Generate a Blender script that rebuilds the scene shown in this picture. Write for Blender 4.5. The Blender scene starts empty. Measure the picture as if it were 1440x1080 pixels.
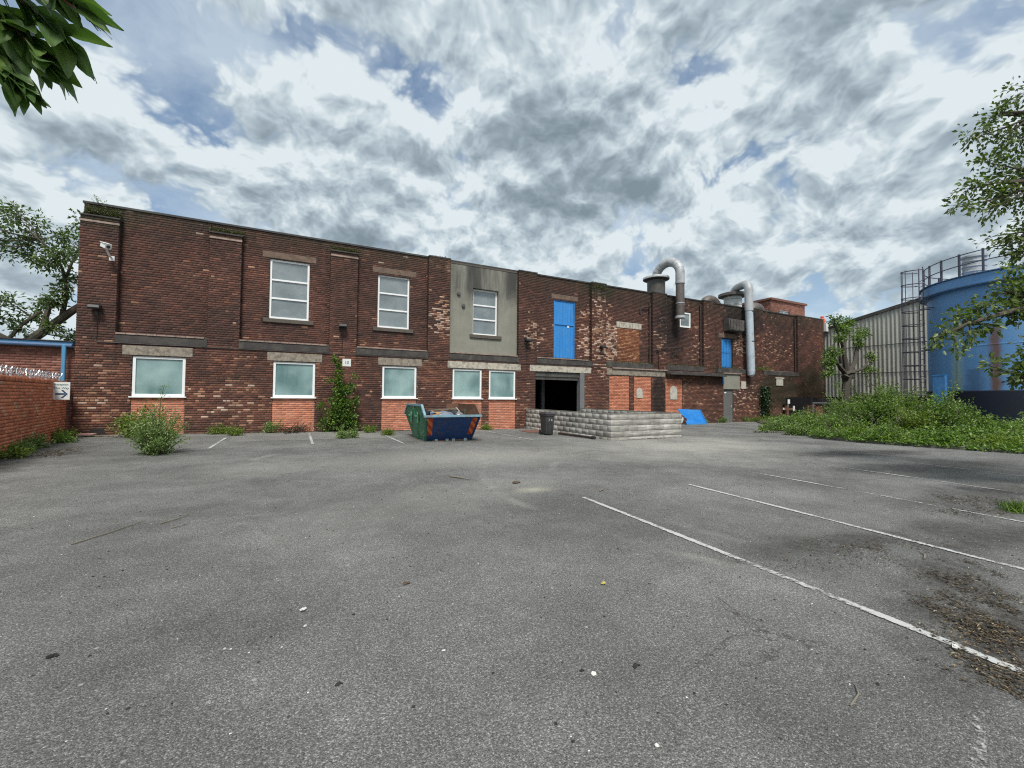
import bpy, math, random
import numpy as np
from math import radians, sin, cos, pi
rng = np.random.default_rng(7)
random.seed(7)
S = bpy.context.scene
COL = S.collection

# ------------------------------------------------------------------ camera
cd = bpy.data.cameras.new('camera'); cam = bpy.data.objects.new('camera', cd); COL.objects.link(cam)
YAW, PITCH, ROLL = radians(26.8), radians(1.72), radians(0.51)
from mathutils import Matrix, Vector, Euler
F = Vector((sin(YAW)*cos(PITCH), cos(YAW)*cos(PITCH), sin(PITCH)))
R = Vector((cos(YAW), -sin(YAW), 0)); U = R.cross(F)
r2 = R*cos(ROLL) + U*sin(ROLL); u2 = U*cos(ROLL) - R*sin(ROLL)
M = Matrix((r2, u2, -F)).transposed().to_4x4(); M.translation = (0, 0, 1.45)
cam.matrix_world = M
cd.sensor_width = 36; cd.lens = 36*590/1440; cd.clip_start = 0.05; cd.clip_end = 2000
S.camera = cam

# ------------------------------------------------------------------ world, sun, exposure
SUN_EL, SUN_AZ = radians(56), radians(-62)       # azimuth measured from +Y towards +X
w = bpy.data.worlds.new('World'); S.world = w; w.use_nodes = True
nt = w.node_tree; nt.nodes.clear()
def N(nt, t, **k):
    n = nt.nodes.new(t)
    for a, b in k.items():
        if a in ('inputs',):
            for i, v in b.items(): n.inputs[i].default_value = v
        else: setattr(n, a, b)
    return n
def L(nt, a, b): nt.links.new(a, b)
def math_(nt, op, a, b=None, c=None, clamp=False):
    n = nt.nodes.new('ShaderNodeMath'); n.operation = op; n.use_clamp = clamp
    for i, v in enumerate((a, b, c)):
        if v is None: continue
        if isinstance(v, (int, float)): n.inputs[i].default_value = v
        else: nt.links.new(v, n.inputs[i])
    return n.outputs[0]
def mix_(nt, f, a, b, mode='MIX'):
    n = nt.nodes.new('ShaderNodeMix'); n.data_type = 'RGBA'; n.blend_type = mode
    for i, v in ((0, f), (6, a), (7, b)):
        if isinstance(v, (int, float)): n.inputs[i].default_value = v
        elif isinstance(v, (tuple, list)): n.inputs[i].default_value = (*v[:3], 1)
        else: nt.links.new(v, n.inputs[i])
    return n.outputs[2]
def ramp_(nt, f, stops, interp='LINEAR'):
    n = nt.nodes.new('ShaderNodeValToRGB'); n.color_ramp.interpolation = interp
    el = n.color_ramp.elements
    while len(el) < len(stops): el.new(0.5)
    for e, (p, c) in zip(el, stops):
        e.position = p; e.color = (*c[:3], 1) if isinstance(c, (tuple, list)) else (c, c, c, 1)
    nt.links.new(f, n.inputs[0]); return n.outputs[0]
def noise_(nt, vec, scale, detail=4, rough=0.55, dist=0.0, lac=2.0, out=0):
    n = nt.nodes.new('ShaderNodeTexNoise'); n.inputs['Scale'].default_value = scale
    n.inputs['Detail'].default_value = detail; n.inputs['Roughness'].default_value = rough
    n.inputs['Distortion'].default_value = dist; n.inputs['Lacunarity'].default_value = lac
    if vec is not None: nt.links.new(vec, n.inputs['Vector'])
    return n.outputs[out]
def vmath(nt, op, a, b=None, sc=None):
    n = nt.nodes.new('ShaderNodeVectorMath'); n.operation = op
    for i, v in enumerate((a, b)):
        if v is None: continue
        if isinstance(v, (tuple, list)): n.inputs[i].default_value = v
        else: nt.links.new(v, n.inputs[i])
    if sc is not None: n.inputs['Scale'].default_value = sc
    return n.outputs[0]

sky = N(nt, 'ShaderNodeTexSky', sky_type='NISHITA', sun_disc=False, sun_elevation=SUN_EL, sun_rotation=SUN_AZ,
        air_density=1.2, dust_density=0.8, ozone_density=2.0)
tc = N(nt, 'ShaderNodeTexCoord'); sep = N(nt, 'ShaderNodeSeparateXYZ'); L(nt, tc.outputs['Generated'], sep.inputs[0])
zc = math_(nt, 'MAXIMUM', sep.outputs[2], 0.0)
den = math_(nt, 'ADD', zc, 0.42)
cmb = N(nt, 'ShaderNodeCombineXYZ'); L(nt, math_(nt, 'DIVIDE', sep.outputs[0], den), cmb.inputs[0]); L(nt, math_(nt, 'DIVIDE', sep.outputs[1], den), cmb.inputs[1])
P = vmath(nt, 'ADD', cmb.outputs[0], (0.0, 0.0, 0.0))
def centred(v): return vmath(nt, 'SUBTRACT', v, (0.5, 0.5, 0.5))
warp = centred(noise_(nt, P, 3.4, 2, 0.5, out=1))
# cloud space: stereographic view of the sky vault
den3 = math_(nt, 'ADD', math_(nt, 'MULTIPLY', zc, 0.75), 0.45)
c3 = N(nt, 'ShaderNodeCombineXYZ')
L(nt, math_(nt, 'DIVIDE', sep.outputs[0], den3), c3.inputs[0]); L(nt, math_(nt, 'DIVIDE', sep.outputs[1], den3), c3.inputs[1])
Q0 = c3.outputs[0]
wq = centred(noise_(nt, Q0, 2.3, 4, 0.55, out=1)); wq2 = centred(noise_(nt, Q0, 11.0, 4, 0.6, out=1))
Qw = vmath(nt, 'ADD', vmath(nt, 'ADD', Q0, vmath(nt, 'SCALE', wq, sc=0.20)), vmath(nt, 'SCALE', wq2, sc=0.032))
def puffs(v, sc_, detail):
    n = nt.nodes.new('ShaderNodeTexVoronoi'); n.voronoi_dimensions = '2D'; n.feature = 'SMOOTH_F1'; n.inputs['Scale'].default_value = sc_; n.inputs['Smoothness'].default_value = 0.55
    n.inputs['Detail'].default_value = detail; n.inputs['Roughness'].default_value = 0.58; n.inputs['Lacunarity'].default_value = 2.2
    nt.links.new(v, n.inputs['Vector']); return n.outputs['Distance']
def n2d(v, sc_, det, ro):
    n = nt.nodes.new('ShaderNodeTexNoise'); n.noise_dimensions = '2D'; n.inputs['Scale'].default_value = sc_; n.inputs['Detail'].default_value = det; n.inputs['Roughness'].default_value = ro
    nt.links.new(v, n.inputs['Vector']); return n.outputs[0]
def clouds(v):
    v = vmath(nt, 'ADD', v, (1.3, 4.1, 0.0))
    base = math_(nt, 'MULTIPLY', math_(nt, 'SUBTRACT', n2d(v, 1.7, 8, 0.52), 0.5), 1.7)
    pf = math_(nt, 'MULTIPLY', math_(nt, 'SUBTRACT', 0.36, puffs(v, 3.6, 4.0)), 0.70)
    return math_(nt, 'ADD', base, pf)
def mound(cx, cy, rx, ry, k):
    s_ = N(nt, 'ShaderNodeSeparateXYZ'); L(nt, vmath(nt, 'ADD', P, vmath(nt, 'SCALE', warp, sc=0.2)), s_.inputs[0])
    a = math_(nt, 'DIVIDE', math_(nt, 'SUBTRACT', s_.outputs[0], cx), rx); b_ = math_(nt, 'DIVIDE', math_(nt, 'SUBTRACT', s_.outputs[1], cy), ry)
    e = math_(nt, 'EXPONENT', math_(nt, 'MULTIPLY', math_(nt, 'ADD', math_(nt, 'MULTIPLY', a, a), math_(nt, 'MULTIPLY', b_, b_)), -1.0))
    return math_(nt, 'MULTIPLY', e, k)
dens = clouds(Qw)
off = clouds(vmath(nt, 'SCALE', Qw, sc=0.962))
relief = math_(nt, 'SUBTRACT', off, dens)
hole = None
for a in ((-0.133, 0.825, 0.118, 0.088, 0.24), (0.199, 0.81, 0.066, 0.074, 0.26), (0.075, 0.737, 0.105, 0.038, 0.16), (0.969, 0.464, 0.097, 0.042, 0.05), (0.831, 0.763, 0.082, 0.041, 0.1), (1.461, 0.787, 0.337, 0.112, 0.12), (-0.311, 1.368, 0.186, 0.124, 0.16), (-0.903, -0.556, 0.347, 0.208, 0.3), (0.411, -1.028, 0.343, 0.274, 0.3), (-1.35, 0.491, 0.246, 0.307, 0.3)):
    h = mound(*a); hole = h if hole is None else math_(nt, 'ADD', hole, h)
mass = None
for a in ((0.555, 0.672, 0.124, 0.219, 0.36), (0.406, 0.723, 0.089, 0.103, 0.16), (0.559, 0.874, 0.14, 0.112, 0.2), (0.706, 0.371, 0.163, 0.074, 0.26), (0.923, 0.334, 0.142, 0.057, 0.24), (1.074, 0.564, 0.225, 0.08, 0.24), (-0.398, 1.142, 0.232, 0.146, 0.24), (0.153, 0.656, 0.168, 0.053, 0.18), (0.269, 1.142, 0.336, 0.107, 0.12), (-1.038, 0.277, 0.346, 0.277, 0.25), (0.157, -0.472, 0.393, 0.314, 0.25), (1.181, -0.394, 0.328, 0.262, 0.25)):
    h = mound(*a); mass = h if mass is None else math_(nt, 'ADD', mass, h)
cov = math_(nt, 'SUBTRACT', math_(nt, 'ADD', dens, 0.80), hole)
cover = ramp_(nt, cov, [(0.0, 0.0), (0.22, 1.0)], 'EASE')
veil = math_(nt, 'MULTIPLY', ramp_(nt, n2d(vmath(nt, 'ADD', Qw, (7.0, 3.0, 0.0)), 2.6, 9, 0.6), [(0.35, 0.0), (0.62, 1.0)]), 0.55)
shade = math_(nt, 'ADD', math_(nt, 'ADD', math_(nt, 'MULTIPLY', dens, 0.85), math_(nt, 'MULTIPLY', relief, 2.5)), math_(nt, 'ADD', math_(nt, 'MULTIPLY', mass, 0.85), 0.585))
shade = math_(nt, 'ADD', shade, math_(nt, 'MULTIPLY', math_(nt, 'SUBTRACT', n2d(vmath(nt, 'ADD', Qw, (2.0, 9.0, 0.0)), 4.5, 10, 0.62), 0.5), 0.9))
cloud = ramp_(nt, math_(nt, 'MULTIPLY', shade, 0.72), [(0.0, (0.61, 0.655, 0.675)), (0.15, (0.50, 0.555, 0.585)), (0.33, (0.395, 0.455, 0.495)), (0.53, (0.295, 0.35, 0.395)), (0.74, (0.23, 0.28, 0.32)), (1.0, (0.18, 0.225, 0.26))])
horiz = ramp_(nt, sep.outputs[2], [(0.0, 1.0), (0.34, 0.0)], 'EASE')
cloud = mix_(nt, math_(nt, 'MULTIPLY', horiz, 0.40), cloud, (0.50, 0.575, 0.62))
skyc = mix_(nt, 1.0, sky.outputs[0], (0.080, 0.083, 0.086), 'MULTIPLY')
skyc = mix_(nt, math_(nt, 'ADD', math_(nt, 'MULTIPLY', horiz, 0.5), 0.22), skyc, (0.42, 0.53, 0.65))
skyc = mix_(nt, veil, skyc, (0.58, 0.65, 0.70))
full = mix_(nt, cover, skyc, cloud)
full = mix_(nt, 1.0, full, (8.1, 8.35, 8.45), 'MULTIPLY')
bg = N(nt, 'ShaderNodeBackground'); L(nt, full, bg.inputs[0]); bg.inputs[1].default_value = 0.10
wo = N(nt, 'ShaderNodeOutputWorld'); L(nt, bg.outputs[0], wo.inputs[0])

sl = bpy.data.lights.new('sun', 'SUN'); sl.energy = 2.6; sl.angle = radians(16); sl.color = (1.0, 0.96, 0.9)
so = bpy.data.objects.new('sun', sl); COL.objects.link(so)
sdir = Vector((sin(SUN_AZ)*cos(SUN_EL), cos(SUN_AZ)*cos(SUN_EL), sin(SUN_EL)))
SUNFROM = Vector((-0.17, -0.5, 0.0)).normalized()*cos(SUN_EL); SUNFROM.z = sin(SUN_EL)
so.rotation_euler = SUNFROM.to_track_quat('Z', 'Y').to_euler(); so.location = (-10, -20, 30)
sky.sun_rotation = math.atan2(SUNFROM.x, SUNFROM.y)
S.view_settings.view_transform = 'Standard'; S.view_settings.look = 'None'
S.view_settings.exposure = 0.60; S.view_settings.gamma = 1; S.view_settings.use_curve_mapping = False
S.render.engine = 'CYCLES'; S.cycles.use_denoising = False
try: S.cycles.denoiser = 'OPENIMAGEDENOISE'; S.cycles.denoising_input_passes = 'RGB_ALBEDO_NORMAL'; S.cycles.denoising_prefilter = 'ACCURATE'
except Exception: pass
S.cycles.pixel_filter_type = 'BLACKMAN_HARRIS'; S.cycles.filter_width = 1.15
S.cycles.max_bounces = 6; S.cycles.diffuse_bounces = 3; S.cycles.glossy_bounces = 3; S.cycles.transmission_bounces = 4; S.cycles.transparent_max_bounces = 6
S.cycles.use_adaptive_sampling = True; S.cycles.adaptive_threshold = 0.012
S.cycles.caustics_reflective = False; S.cycles.caustics_refractive = False

# ------------------------------------------------------------------ materials
MATS = {}
def mat(name):
    m = bpy.data.materials.new(name); m.use_nodes = True; t = m.node_tree
    b = t.nodes['Principled BSDF']; MATS[name] = m
    return m, t, b
def pos(t):
    return N(t, 'ShaderNodeNewGeometry').outputs['Position']
def bump(t, b, h, strength=0.3, dist=0.01):
    n = N(t, 'ShaderNodeBump'); n.inputs['Strength'].default_value = strength; n.inputs['Distance'].default_value = dist
    L(t, h, n.inputs['Height']); L(t, n.outputs[0], b.inputs['Normal']); return n
def plain(name, col, rough=0.6, metal=0.0, var=0.25, scale=6.0, bmp=0.1, dirt=None, dscale=1.2):
    m, t, b = mat(name); p = pos(t)
    n = noise_(t, p, scale, 5, 0.6)
    c = mix_(t, n, tuple(x*(1-var) for x in col), tuple(min(1, x*(1+var)) for x in col))
    if dirt:
        d = ramp_(t, noise_(t, p, dscale, 8, 0.7), [(0.46, 0.0), (0.66, 1.0)])
        c = mix_(t, math_(t, 'MULTIPLY', d, 0.75), c, dirt)
    L(t, c, b.inputs['Base Color']); b.inputs['Roughness'].default_value = rough; b.inputs['Metallic'].default_value = metal
    if bmp: bump(t, b, noise_(t, p, scale*8, 4, 0.6), bmp, 0.004)
    return m
def streaks(t, p, sx, sz, lo, hi):
    mp = N(t, 'ShaderNodeMapping'); mp.inputs['Scale'].default_value = (sx, sx, sz); L(t, p, mp.inputs[0])
    return ramp_(t, noise_(t, mp.outputs[0], 1.0, 6, 0.62), [(lo, 0.0), (hi, 1.0)])

def box_mask(t, p, cx, cz, rx, rz, wob=0.5):
    """soft stain centred at world x, z on a wall that faces -Y, ragged edge"""
    s = N(t, 'ShaderNodeSeparateXYZ'); L(t, p, s.inputs[0])
    a = math_(t, 'DIVIDE', math_(t, 'SUBTRACT', s.outputs[0], cx), rx); c = math_(t, 'DIVIDE', math_(t, 'SUBTRACT', s.outputs[2], cz), rz)
    d = math_(t, 'SQRT', math_(t, 'ADD', math_(t, 'MULTIPLY', a, a), math_(t, 'MULTIPLY', c, c)))
    d = math_(t, 'ADD', d, math_(t, 'MULTIPLY', math_(t, 'SUBTRACT', noise_(t, p, 1.7, 6, 0.65), 0.5), wob*2.2))
    return ramp_(t, d, [(0.55, 1.0), (1.0, 0.0)])

RUNS = [(-1.4, 0.5, 4.42, 0.9, 0.7), (2.7, 4.6, 4.40, 0.9, 0.7), (-5.6, -3.05, 3.18, 1.1, 0.6), (-2.1, 1.05, 3.18, 1.0, 0.6), (2.05, 5.15, 3.18, 1.0, 0.6), (6.1, 9.8, 2.8, 1.2, 0.5), (-6.6, 9, 7.8, 1.7, 0.65), (9.8, 37.3, 7.85, 1.6, 0.7), (15, 25, 2.9, 1.8, 0.45), (27, 37, 3.4, 2.4, 0.55)]
def brick_mat(name, stops, dirtcol=(0.03, 0.028, 0.024), facade=False, rough=0.85, dirt=0.5):
    m, t, b = mat(name); p = pos(t)
    uv = N(t, 'ShaderNodeUVMap'); s = N(t, 'ShaderNodeSeparateXYZ'); L(t, uv.outputs[0], s.inputs[0])
    c = ramp_(t, s.outputs[0], stops)
    v = math_(t, 'ADD', math_(t, 'MULTIPLY', s.outputs[1], 0.10 if name == 'block' else 0.42), 0.95 if name == 'block' else 0.87)
    hs = N(t, 'ShaderNodeHueSaturation'); L(t, c, hs.inputs['Color']); L(t, v, hs.inputs['Value'])
    c = hs.outputs[0]
    grain = noise_(t, p, 55, 4, 0.7)
    c = mix_(t, math_(t, 'MULTIPLY', grain, 0.5), c, mix_(t, 1.0, c, (1.55, 1.5, 1.45), 'MULTIPLY'))
    d = ramp_(t, noise_(t, p, 0.9, 9, 0.68), [(0.42, 0.0), (0.68, 1.0)])
    c = mix_(t, math_(t, 'MULTIPLY', d, dirt), c, dirtcol)
    if facade:
        for xa, xb, zt, ln, kk in RUNS:
            s3 = N(t, 'ShaderNodeSeparateXYZ'); L(t, p, s3.inputs[0])
            wx = math_(t, 'MULTIPLY', math_(t, 'COMPARE', s3.outputs[0], (xa+xb)/2, (xb-xa)/2), ramp_(t, math_(t, 'DIVIDE', math_(t, 'SUBTRACT', zt, s3.outputs[2]), ln), [(0.0, 0.0), (0.01, 1.0), (1.0, 0.0)]))
            c = mix_(t, math_(t, 'MULTIPLY', math_(t, 'MULTIPLY', wx, streaks(t, p, 3.5, 0.35, 0.30, 0.62)), kk), c, (0.022, 0.02, 0.018))
    sm = ramp_(t, noise_(t, vmath(t, 'ADD', p, (31.0, 5.0, 9.0)), 9.0, 5, 0.7), [(0.62, 0.0), (0.72, 1.0)])
    c = mix_(t, math_(t, 'MULTIPLY', sm, 0.35), c, (0.34, 0.29, 0.25))
    if facade:
        soot = box_mask(t, p, 20.6, 6.3, 1.9, 2.6)
        soot2 = box_mask(t, p, 27.5, 6.9, 2.4, 1.6)
        st = math_(t, 'MAXIMUM', soot, soot2)
        st = math_(t, 'MAXIMUM', st, math_(t, 'MULTIPLY', box_mask(t, p, 19.4, 1.6, 0.75, 2.1, 0.25), 1.0))
        c = mix_(t, math_(t, 'MULTIPLY', st, 0.80), c, (0.016, 0.015, 0.016))
        gr = math_(t, 'MAXIMUM', box_mask(t, p, 31.5, 2.0, 3.6, 1.7, 0.8), box_mask(t, p, 15.0, 7.6, 1.6, 0.7))
        gr = math_(t, 'MAXIMUM', gr, box_mask(t, p, -6.2, 7.5, 1.3, 0.6))
        gr = math_(t, 'MAXIMUM', gr, box_mask(t, p, 35.6, 2.2, 2.4, 2.2, 0.8))
        c = mix_(t, math_(t, 'MULTIPLY', gr, 0.72), c, (0.030, 0.034, 0.018))
        ss = N(t, 'ShaderNodeSeparateXYZ'); L(t, p, ss.inputs[0])
        topd = ramp_(t, math_(t, 'ADD', math_(t, 'MULTIPLY', ss.outputs[2], 0.1), math_(t, 'MULTIPLY', noise_(t, p, 1.3, 6, 0.7), 0.22)), [(0.80, 0.0), (0.90, 1.0)])
        c = mix_(t, math_(t, 'MULTIPLY', topd, 0.45), c, (0.05, 0.048, 0.03))
        lowd = ramp_(t, math_(t, 'ADD', math_(t, 'MULTIPLY', ss.outputs[2], 0.5), math_(t, 'MULTIPLY', noise_(t, p, 1.8, 6, 0.7), 0.5)), [(0.18, 1.0), (0.42, 0.0)])
        c = mix_(t, math_(t, 'MULTIPLY', lowd, 0.5), c, (0.055, 0.05, 0.035))
    if name == 'block':
        mp = N(t, 'ShaderNodeMapping'); mp.inputs['Scale'].default_value = (1.3, 1.3, 15.0); L(t, p, mp.inputs[0])
        hz = noise_(t, mp.outputs[0], 1.0, 7, 0.68)
        c = mix_(t, ramp_(t, hz, [(0.44, 0.0), (0.66, 0.75)]), c, (0.15, 0.145, 0.125)); c = mix_(t, ramp_(t, hz, [(0.30, 0.7), (0.44, 0.0)]), c, (0.60, 0.59, 0.55))
    L(t, c, b.inputs['Base Color']); b.inputs['Roughness'].default_value = rough
    b.inputs['Specular IOR Level'].default_value = 0.25
    bump(t, b, grain, 0.5, 0.006)
    return m

OLD = [(0.0, (0.052, 0.029, 0.026)), (0.35, (0.088, 0.043, 0.034)), (0.62, (0.135, 0.060, 0.043)), (0.78, (0.20, 0.090, 0.057)), (0.90, (0.33, 0.185, 0.12)), (1.0, (0.50, 0.38, 0.31))]
brick_mat('brick_old', OLD, facade=True, dirt=0.5)
brick_mat('brick_red', [(0, (0.38, 0.135, 0.080)), (0.5, (0.46, 0.175, 0.105)), (1, (0.53, 0.23, 0.145))], dirt=0.16)
brick_mat('brick_wall', [(0, (0.40, 0.125, 0.07)), (0.5, (0.50, 0.165, 0.088)), (0.85, (0.54, 0.20, 0.115)), (1, (0.48, 0.27, 0.19))], dirt=0.22)
brick_mat('brick_plain', [(0, (0.15, 0.068, 0.053)), (0.5, (0.20, 0.09, 0.068)), (1, (0.26, 0.13, 0.10))], dirt=0.3)
brick_mat('brick_patch', [(0, (0.15, 0.055, 0.032)), (0.6, (0.23, 0.09, 0.045)), (1, (0.40, 0.22, 0.12))], dirt=0.35)
brick_mat('block', [(0, (0.40, 0.395, 0.36)), (0.5, (0.45, 0.44, 0.41)), (1, (0.50, 0.49, 0.455))], dirtcol=(0.19, 0.18, 0.15), dirt=0.7)
plain('mortar_dark', (0.062, 0.045, 0.038), 0.95, var=0.4, scale=20, dirt=(0.11, 0.09, 0.075))
plain('mortar_light', (0.38, 0.26, 0.21), 0.95, var=0.2, scale=20)
plain('mortar_red', (0.19, 0.09, 0.06), 0.95, var=0.3, scale=20)
plain('mortar_grey', (0.40, 0.39, 0.36), 0.95, var=0.3, scale=14)
plain('lintel', (0.29, 0.25, 0.20), 0.9, var=0.5, scale=14, bmp=0.5, dirt=(0.06, 0.05, 0.04), dscale=5)
plain('lintel_brown', (0.17, 0.115, 0.085), 0.9, var=0.4, scale=14, bmp=0.5, dirt=(0.07, 0.05, 0.04), dscale=4)
plain('lintel_pale', (0.50, 0.46, 0.38), 0.9, var=0.35, scale=16, bmp=0.5, dirt=(0.10, 0.085, 0.065), dscale=6)
plain('ledge', (0.050, 0.045, 0.042), 0.85, var=0.5, scale=5, bmp=0.4, dirt=(0.11, 0.10, 0.085), dscale=2.4)
plain('ledge_top', (0.34, 0.25, 0.21), 0.9, var=0.4, scale=8, bmp=0.3, dirt=(0.08, 0.07, 0.05), dscale=3)
plain('coping', (0.035, 0.033, 0.034), 0.7, var=0.4, scale=4, dirt=(0.07, 0.075, 0.06))
plain('upvc', (0.86, 0.87, 0.86), 0.35, var=0.06, scale=3, bmp=0)
plain('sill_stone', (0.10, 0.085, 0.07), 0.9, var=0.4, scale=8, bmp=0.3)
plain('black_metal', (0.022, 0.022, 0.024), 0.5, var=0.3, scale=10, bmp=0.05)
plain('cast_iron', (0.035, 0.025, 0.022), 0.6, var=0.5, scale=6, dirt=(0.09, 0.045, 0.03), dscale=4)
plain('grey_paint', (0.145, 0.145, 0.14), 0.55, var=0.15, scale=2, dirt=(0.10, 0.10, 0.095))
plain('galv', (0.47, 0.49, 0.50), 0.55, metal=0.15, var=0.15, scale=3, bmp=0.05, dirt=(0.22, 0.22, 0.22), dscale=1.5)
plain('galv_blue', (0.50, 0.57, 0.63), 0.5, metal=0.1, var=0.1, scale=2, bmp=0.03, dirt=(0.30, 0.34, 0.38), dscale=1.5)
plain('galv_dark', (0.10, 0.095, 0.088), 0.6, metal=0.2, var=0.4, scale=3, bmp=0.1, dirt=(0.04, 0.035, 0.03), dscale=2)
plain('duct_old', (0.14, 0.12, 0.11), 0.55, metal=0.3, var=0.3, scale=3, dirt=(0.06, 0.045, 0.035), dscale=2)
plain('asbestos', (0.30, 0.295, 0.26), 0.9, var=0.25, scale=4, bmp=0.3)
plain('white_paint', (0.72, 0.72, 0.69), 0.6, var=0.1, scale=6)
plain('cam_white', (0.78, 0.78, 0.76), 0.4, var=0.05, scale=6, bmp=0)
plain('plaque', (0.52, 0.50, 0.44), 0.85, var=0.25, scale=9, dirt=(0.3, 0.28, 0.23), dscale=6)
plain('text_blue', (0.02, 0.06, 0.14), 0.6, var=0.05, bmp=0)
plain('text_green', (0.16, 0.30, 0.30), 0.6, var=0.05, bmp=0)
plain('text_grey', (0.5, 0.5, 0.5), 0.6, var=0.1, bmp=0)
plain('bark', (0.085, 0.07, 0.052), 0.9, var=0.5, scale=9, bmp=0.8, dirt=(0.05, 0.06, 0.03), dscale=3)
plain('bark_pale', (0.080, 0.070, 0.058), 0.9, var=0.4, scale=9, bmp=0.8, dirt=(0.08, 0.075, 0.05), dscale=3)
plain('stem', (0.10, 0.12, 0.04), 0.8, var=0.3)
plain('red_stem', (0.16, 0.065, 0.04), 0.8, var=0.3)
plain('roof_felt', (0.06, 0.06, 0.06), 0.9, var=0.4, scale=2)
plain('inner_wall', (0.035, 0.034, 0.032), 0.9, var=0.3, scale=2)
plain('inner_post', (0.16, 0.165, 0.17), 0.8, var=0.3, scale=2)
plain('blue_trim', (0.07, 0.24, 0.42), 0.45, var=0.15, scale=3, dirt=(0.15, 0.30, 0.42))
plain('navy', (0.006, 0.011, 0.028), 0.6, var=0.3, scale=2, dirt=(0.010, 0.013, 0.022))
plain('tank_blue_dark', (0.07, 0.14, 0.26), 0.6, var=0.2, scale=2)
plain('rail_steel', (0.075, 0.072, 0.098), 0.5, metal=0.2, var=0.2, scale=4)
plain('board_blue', (0.015, 0.20, 0.62), 0.45, var=0.2, scale=2, bmp=0.05, dirt=(0.06, 0.24, 0.50), dscale=4)
plain('tan_card', (0.36, 0.24, 0.13), 0.9, var=0.3)
plain('rust', (0.17, 0.085, 0.05), 0.85, var=0.5, scale=6, dirt=(0.07, 0.045, 0.035), dscale=3)
plain('skip_rim', (0.20, 0.36, 0.44), 0.5, var=0.25, scale=7, dirt=(0.20, 0.16, 0.13), dscale=5)
plain('bag_black', (0.012, 0.012, 0.013), 0.3, var=0.3, bmp=0.3, scale=8)
plain('bag_grey', (0.16, 0.19, 0.24), 0.45, var=0.3, bmp=0.4, scale=8)
plain('scrap_white', (0.6, 0.6, 0.57), 0.7, var=0.2)
plain('bin_plastic', (0.035, 0.036, 0.038), 0.5, var=0.2, scale=4, dirt=(0.07, 0.07, 0.068))
plain('straw', (0.45, 0.42, 0.28), 0.8)
plain('orange_pot', (0.55, 0.11, 0.06), 0.6, var=0.15)
plain('soil', (0.055, 0.043, 0.03), 1.0, var=0.5, scale=6, bmp=0.8, dirt=(0.10, 0.08, 0.055))
plain('kerb', (0.17, 0.165, 0.145), 0.95, var=0.35, scale=5, bmp=0.5, dirt=(0.06, 0.055, 0.04), dscale=3)
plain('stone_white', (0.60, 0.60, 0.56), 0.8, var=0.2, scale=30)
plain('stone_dark', (0.022, 0.021, 0.02), 0.9, var=0.4, scale=30)
plain('stone_brown', (0.09, 0.055, 0.035), 0.95, var=0.4, scale=30)
plain('twig', (0.20, 0.175, 0.135), 0.9, var=0.4, scale=30)
plain('pink_slab', (0.52, 0.30, 0.26), 0.8, var=0.2)
plain('razor', (0.58, 0.60, 0.62), 0.35, metal=0.6, var=0.2, scale=10)
plain('brick_red_flat', (0.30, 0.09, 0.05), 0.9, var=0.3)
plain('brick_plain_flat', (0.16, 0.07, 0.05), 0.9, var=0.4, scale=8)
plain('yellow_panel', (0.5, 0.42, 0.10), 0.7, var=0.2)

# render panel with rain streaks
m, t, b = mat('render_grey'); p = pos(t)
c = mix_(t, noise_(t, p, 2.0, 6, 0.6), (0.19, 0.188, 0.155), (0.31, 0.305, 0.255))
sz = N(t, 'ShaderNodeSeparateXYZ'); L(t, p, sz.inputs[0])
up = ramp_(t, math_(t, 'ADD', math_(t, 'MULTIPLY', sz.outputs[2], 0.125), math_(t, 'MULTIPLY', noise_(t, p, 1.2, 6, 0.6), 0.3)), [(0.86, 0.0), (1.0, 1.0)])
k = math_(t, 'MULTIPLY', streaks(t, p, 1.9, 0.22, 0.36, 0.6), up)
c = mix_(t, math_(t, 'MULTIPLY', k, 0.9), c, (0.035, 0.035, 0.035))
c = mix_(t, math_(t, 'MULTIPLY', streaks(t, p, 3.0, 0.5, 0.5, 0.75), 0.35), c, (0.14, 0.14, 0.115))
L(t, c, b.inputs['Base Color']); b.inputs['Roughness'].default_value = 0.9; bump(t, b, noise_(t, p, 30, 5, 0.7), 0.4, 0.006)

# obscured ground-floor glass: pale film behind the pane
m, t, b = mat('glass_obscured'); p = pos(t)
n1 = noise_(t, p, 0.8, 2, 0.5)
c = mix_(t, ramp_(t, n1, [(0.36, 0.0), (0.66, 1.0)]), (0.10, 0.19, 0.19), (0.31, 0.45, 0.435))
c = mix_(t, math_(t, 'MULTIPLY', streaks(t, p, 4.0, 0.8, 0.45, 0.85), 0.35), c, (0.40, 0.52, 0.50))
L(t, c, b.inputs['Base Color']); b.inputs['Roughness'].default_value = 0.25; b.inputs['Coat Weight'].default_value = 0.6; b.inputs['Coat Roughness'].default_value = 0.04
# upper clear glass over pale blinds
m, t, b = mat('glass_clear'); p = pos(t)
c = mix_(t, noise_(t, p, 1.3, 3, 0.5, dist=0.6), (0.09, 0.115, 0.125), (0.28, 0.315, 0.32))
L(t, c, b.inputs['Base Color']); b.inputs['Roughness'].default_value = 0.06; b.inputs['IOR'].default_value = 2.2
bump(t, b, noise_(t, p, 1.8, 2, 0.5), 0.12, 0.05)
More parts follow.
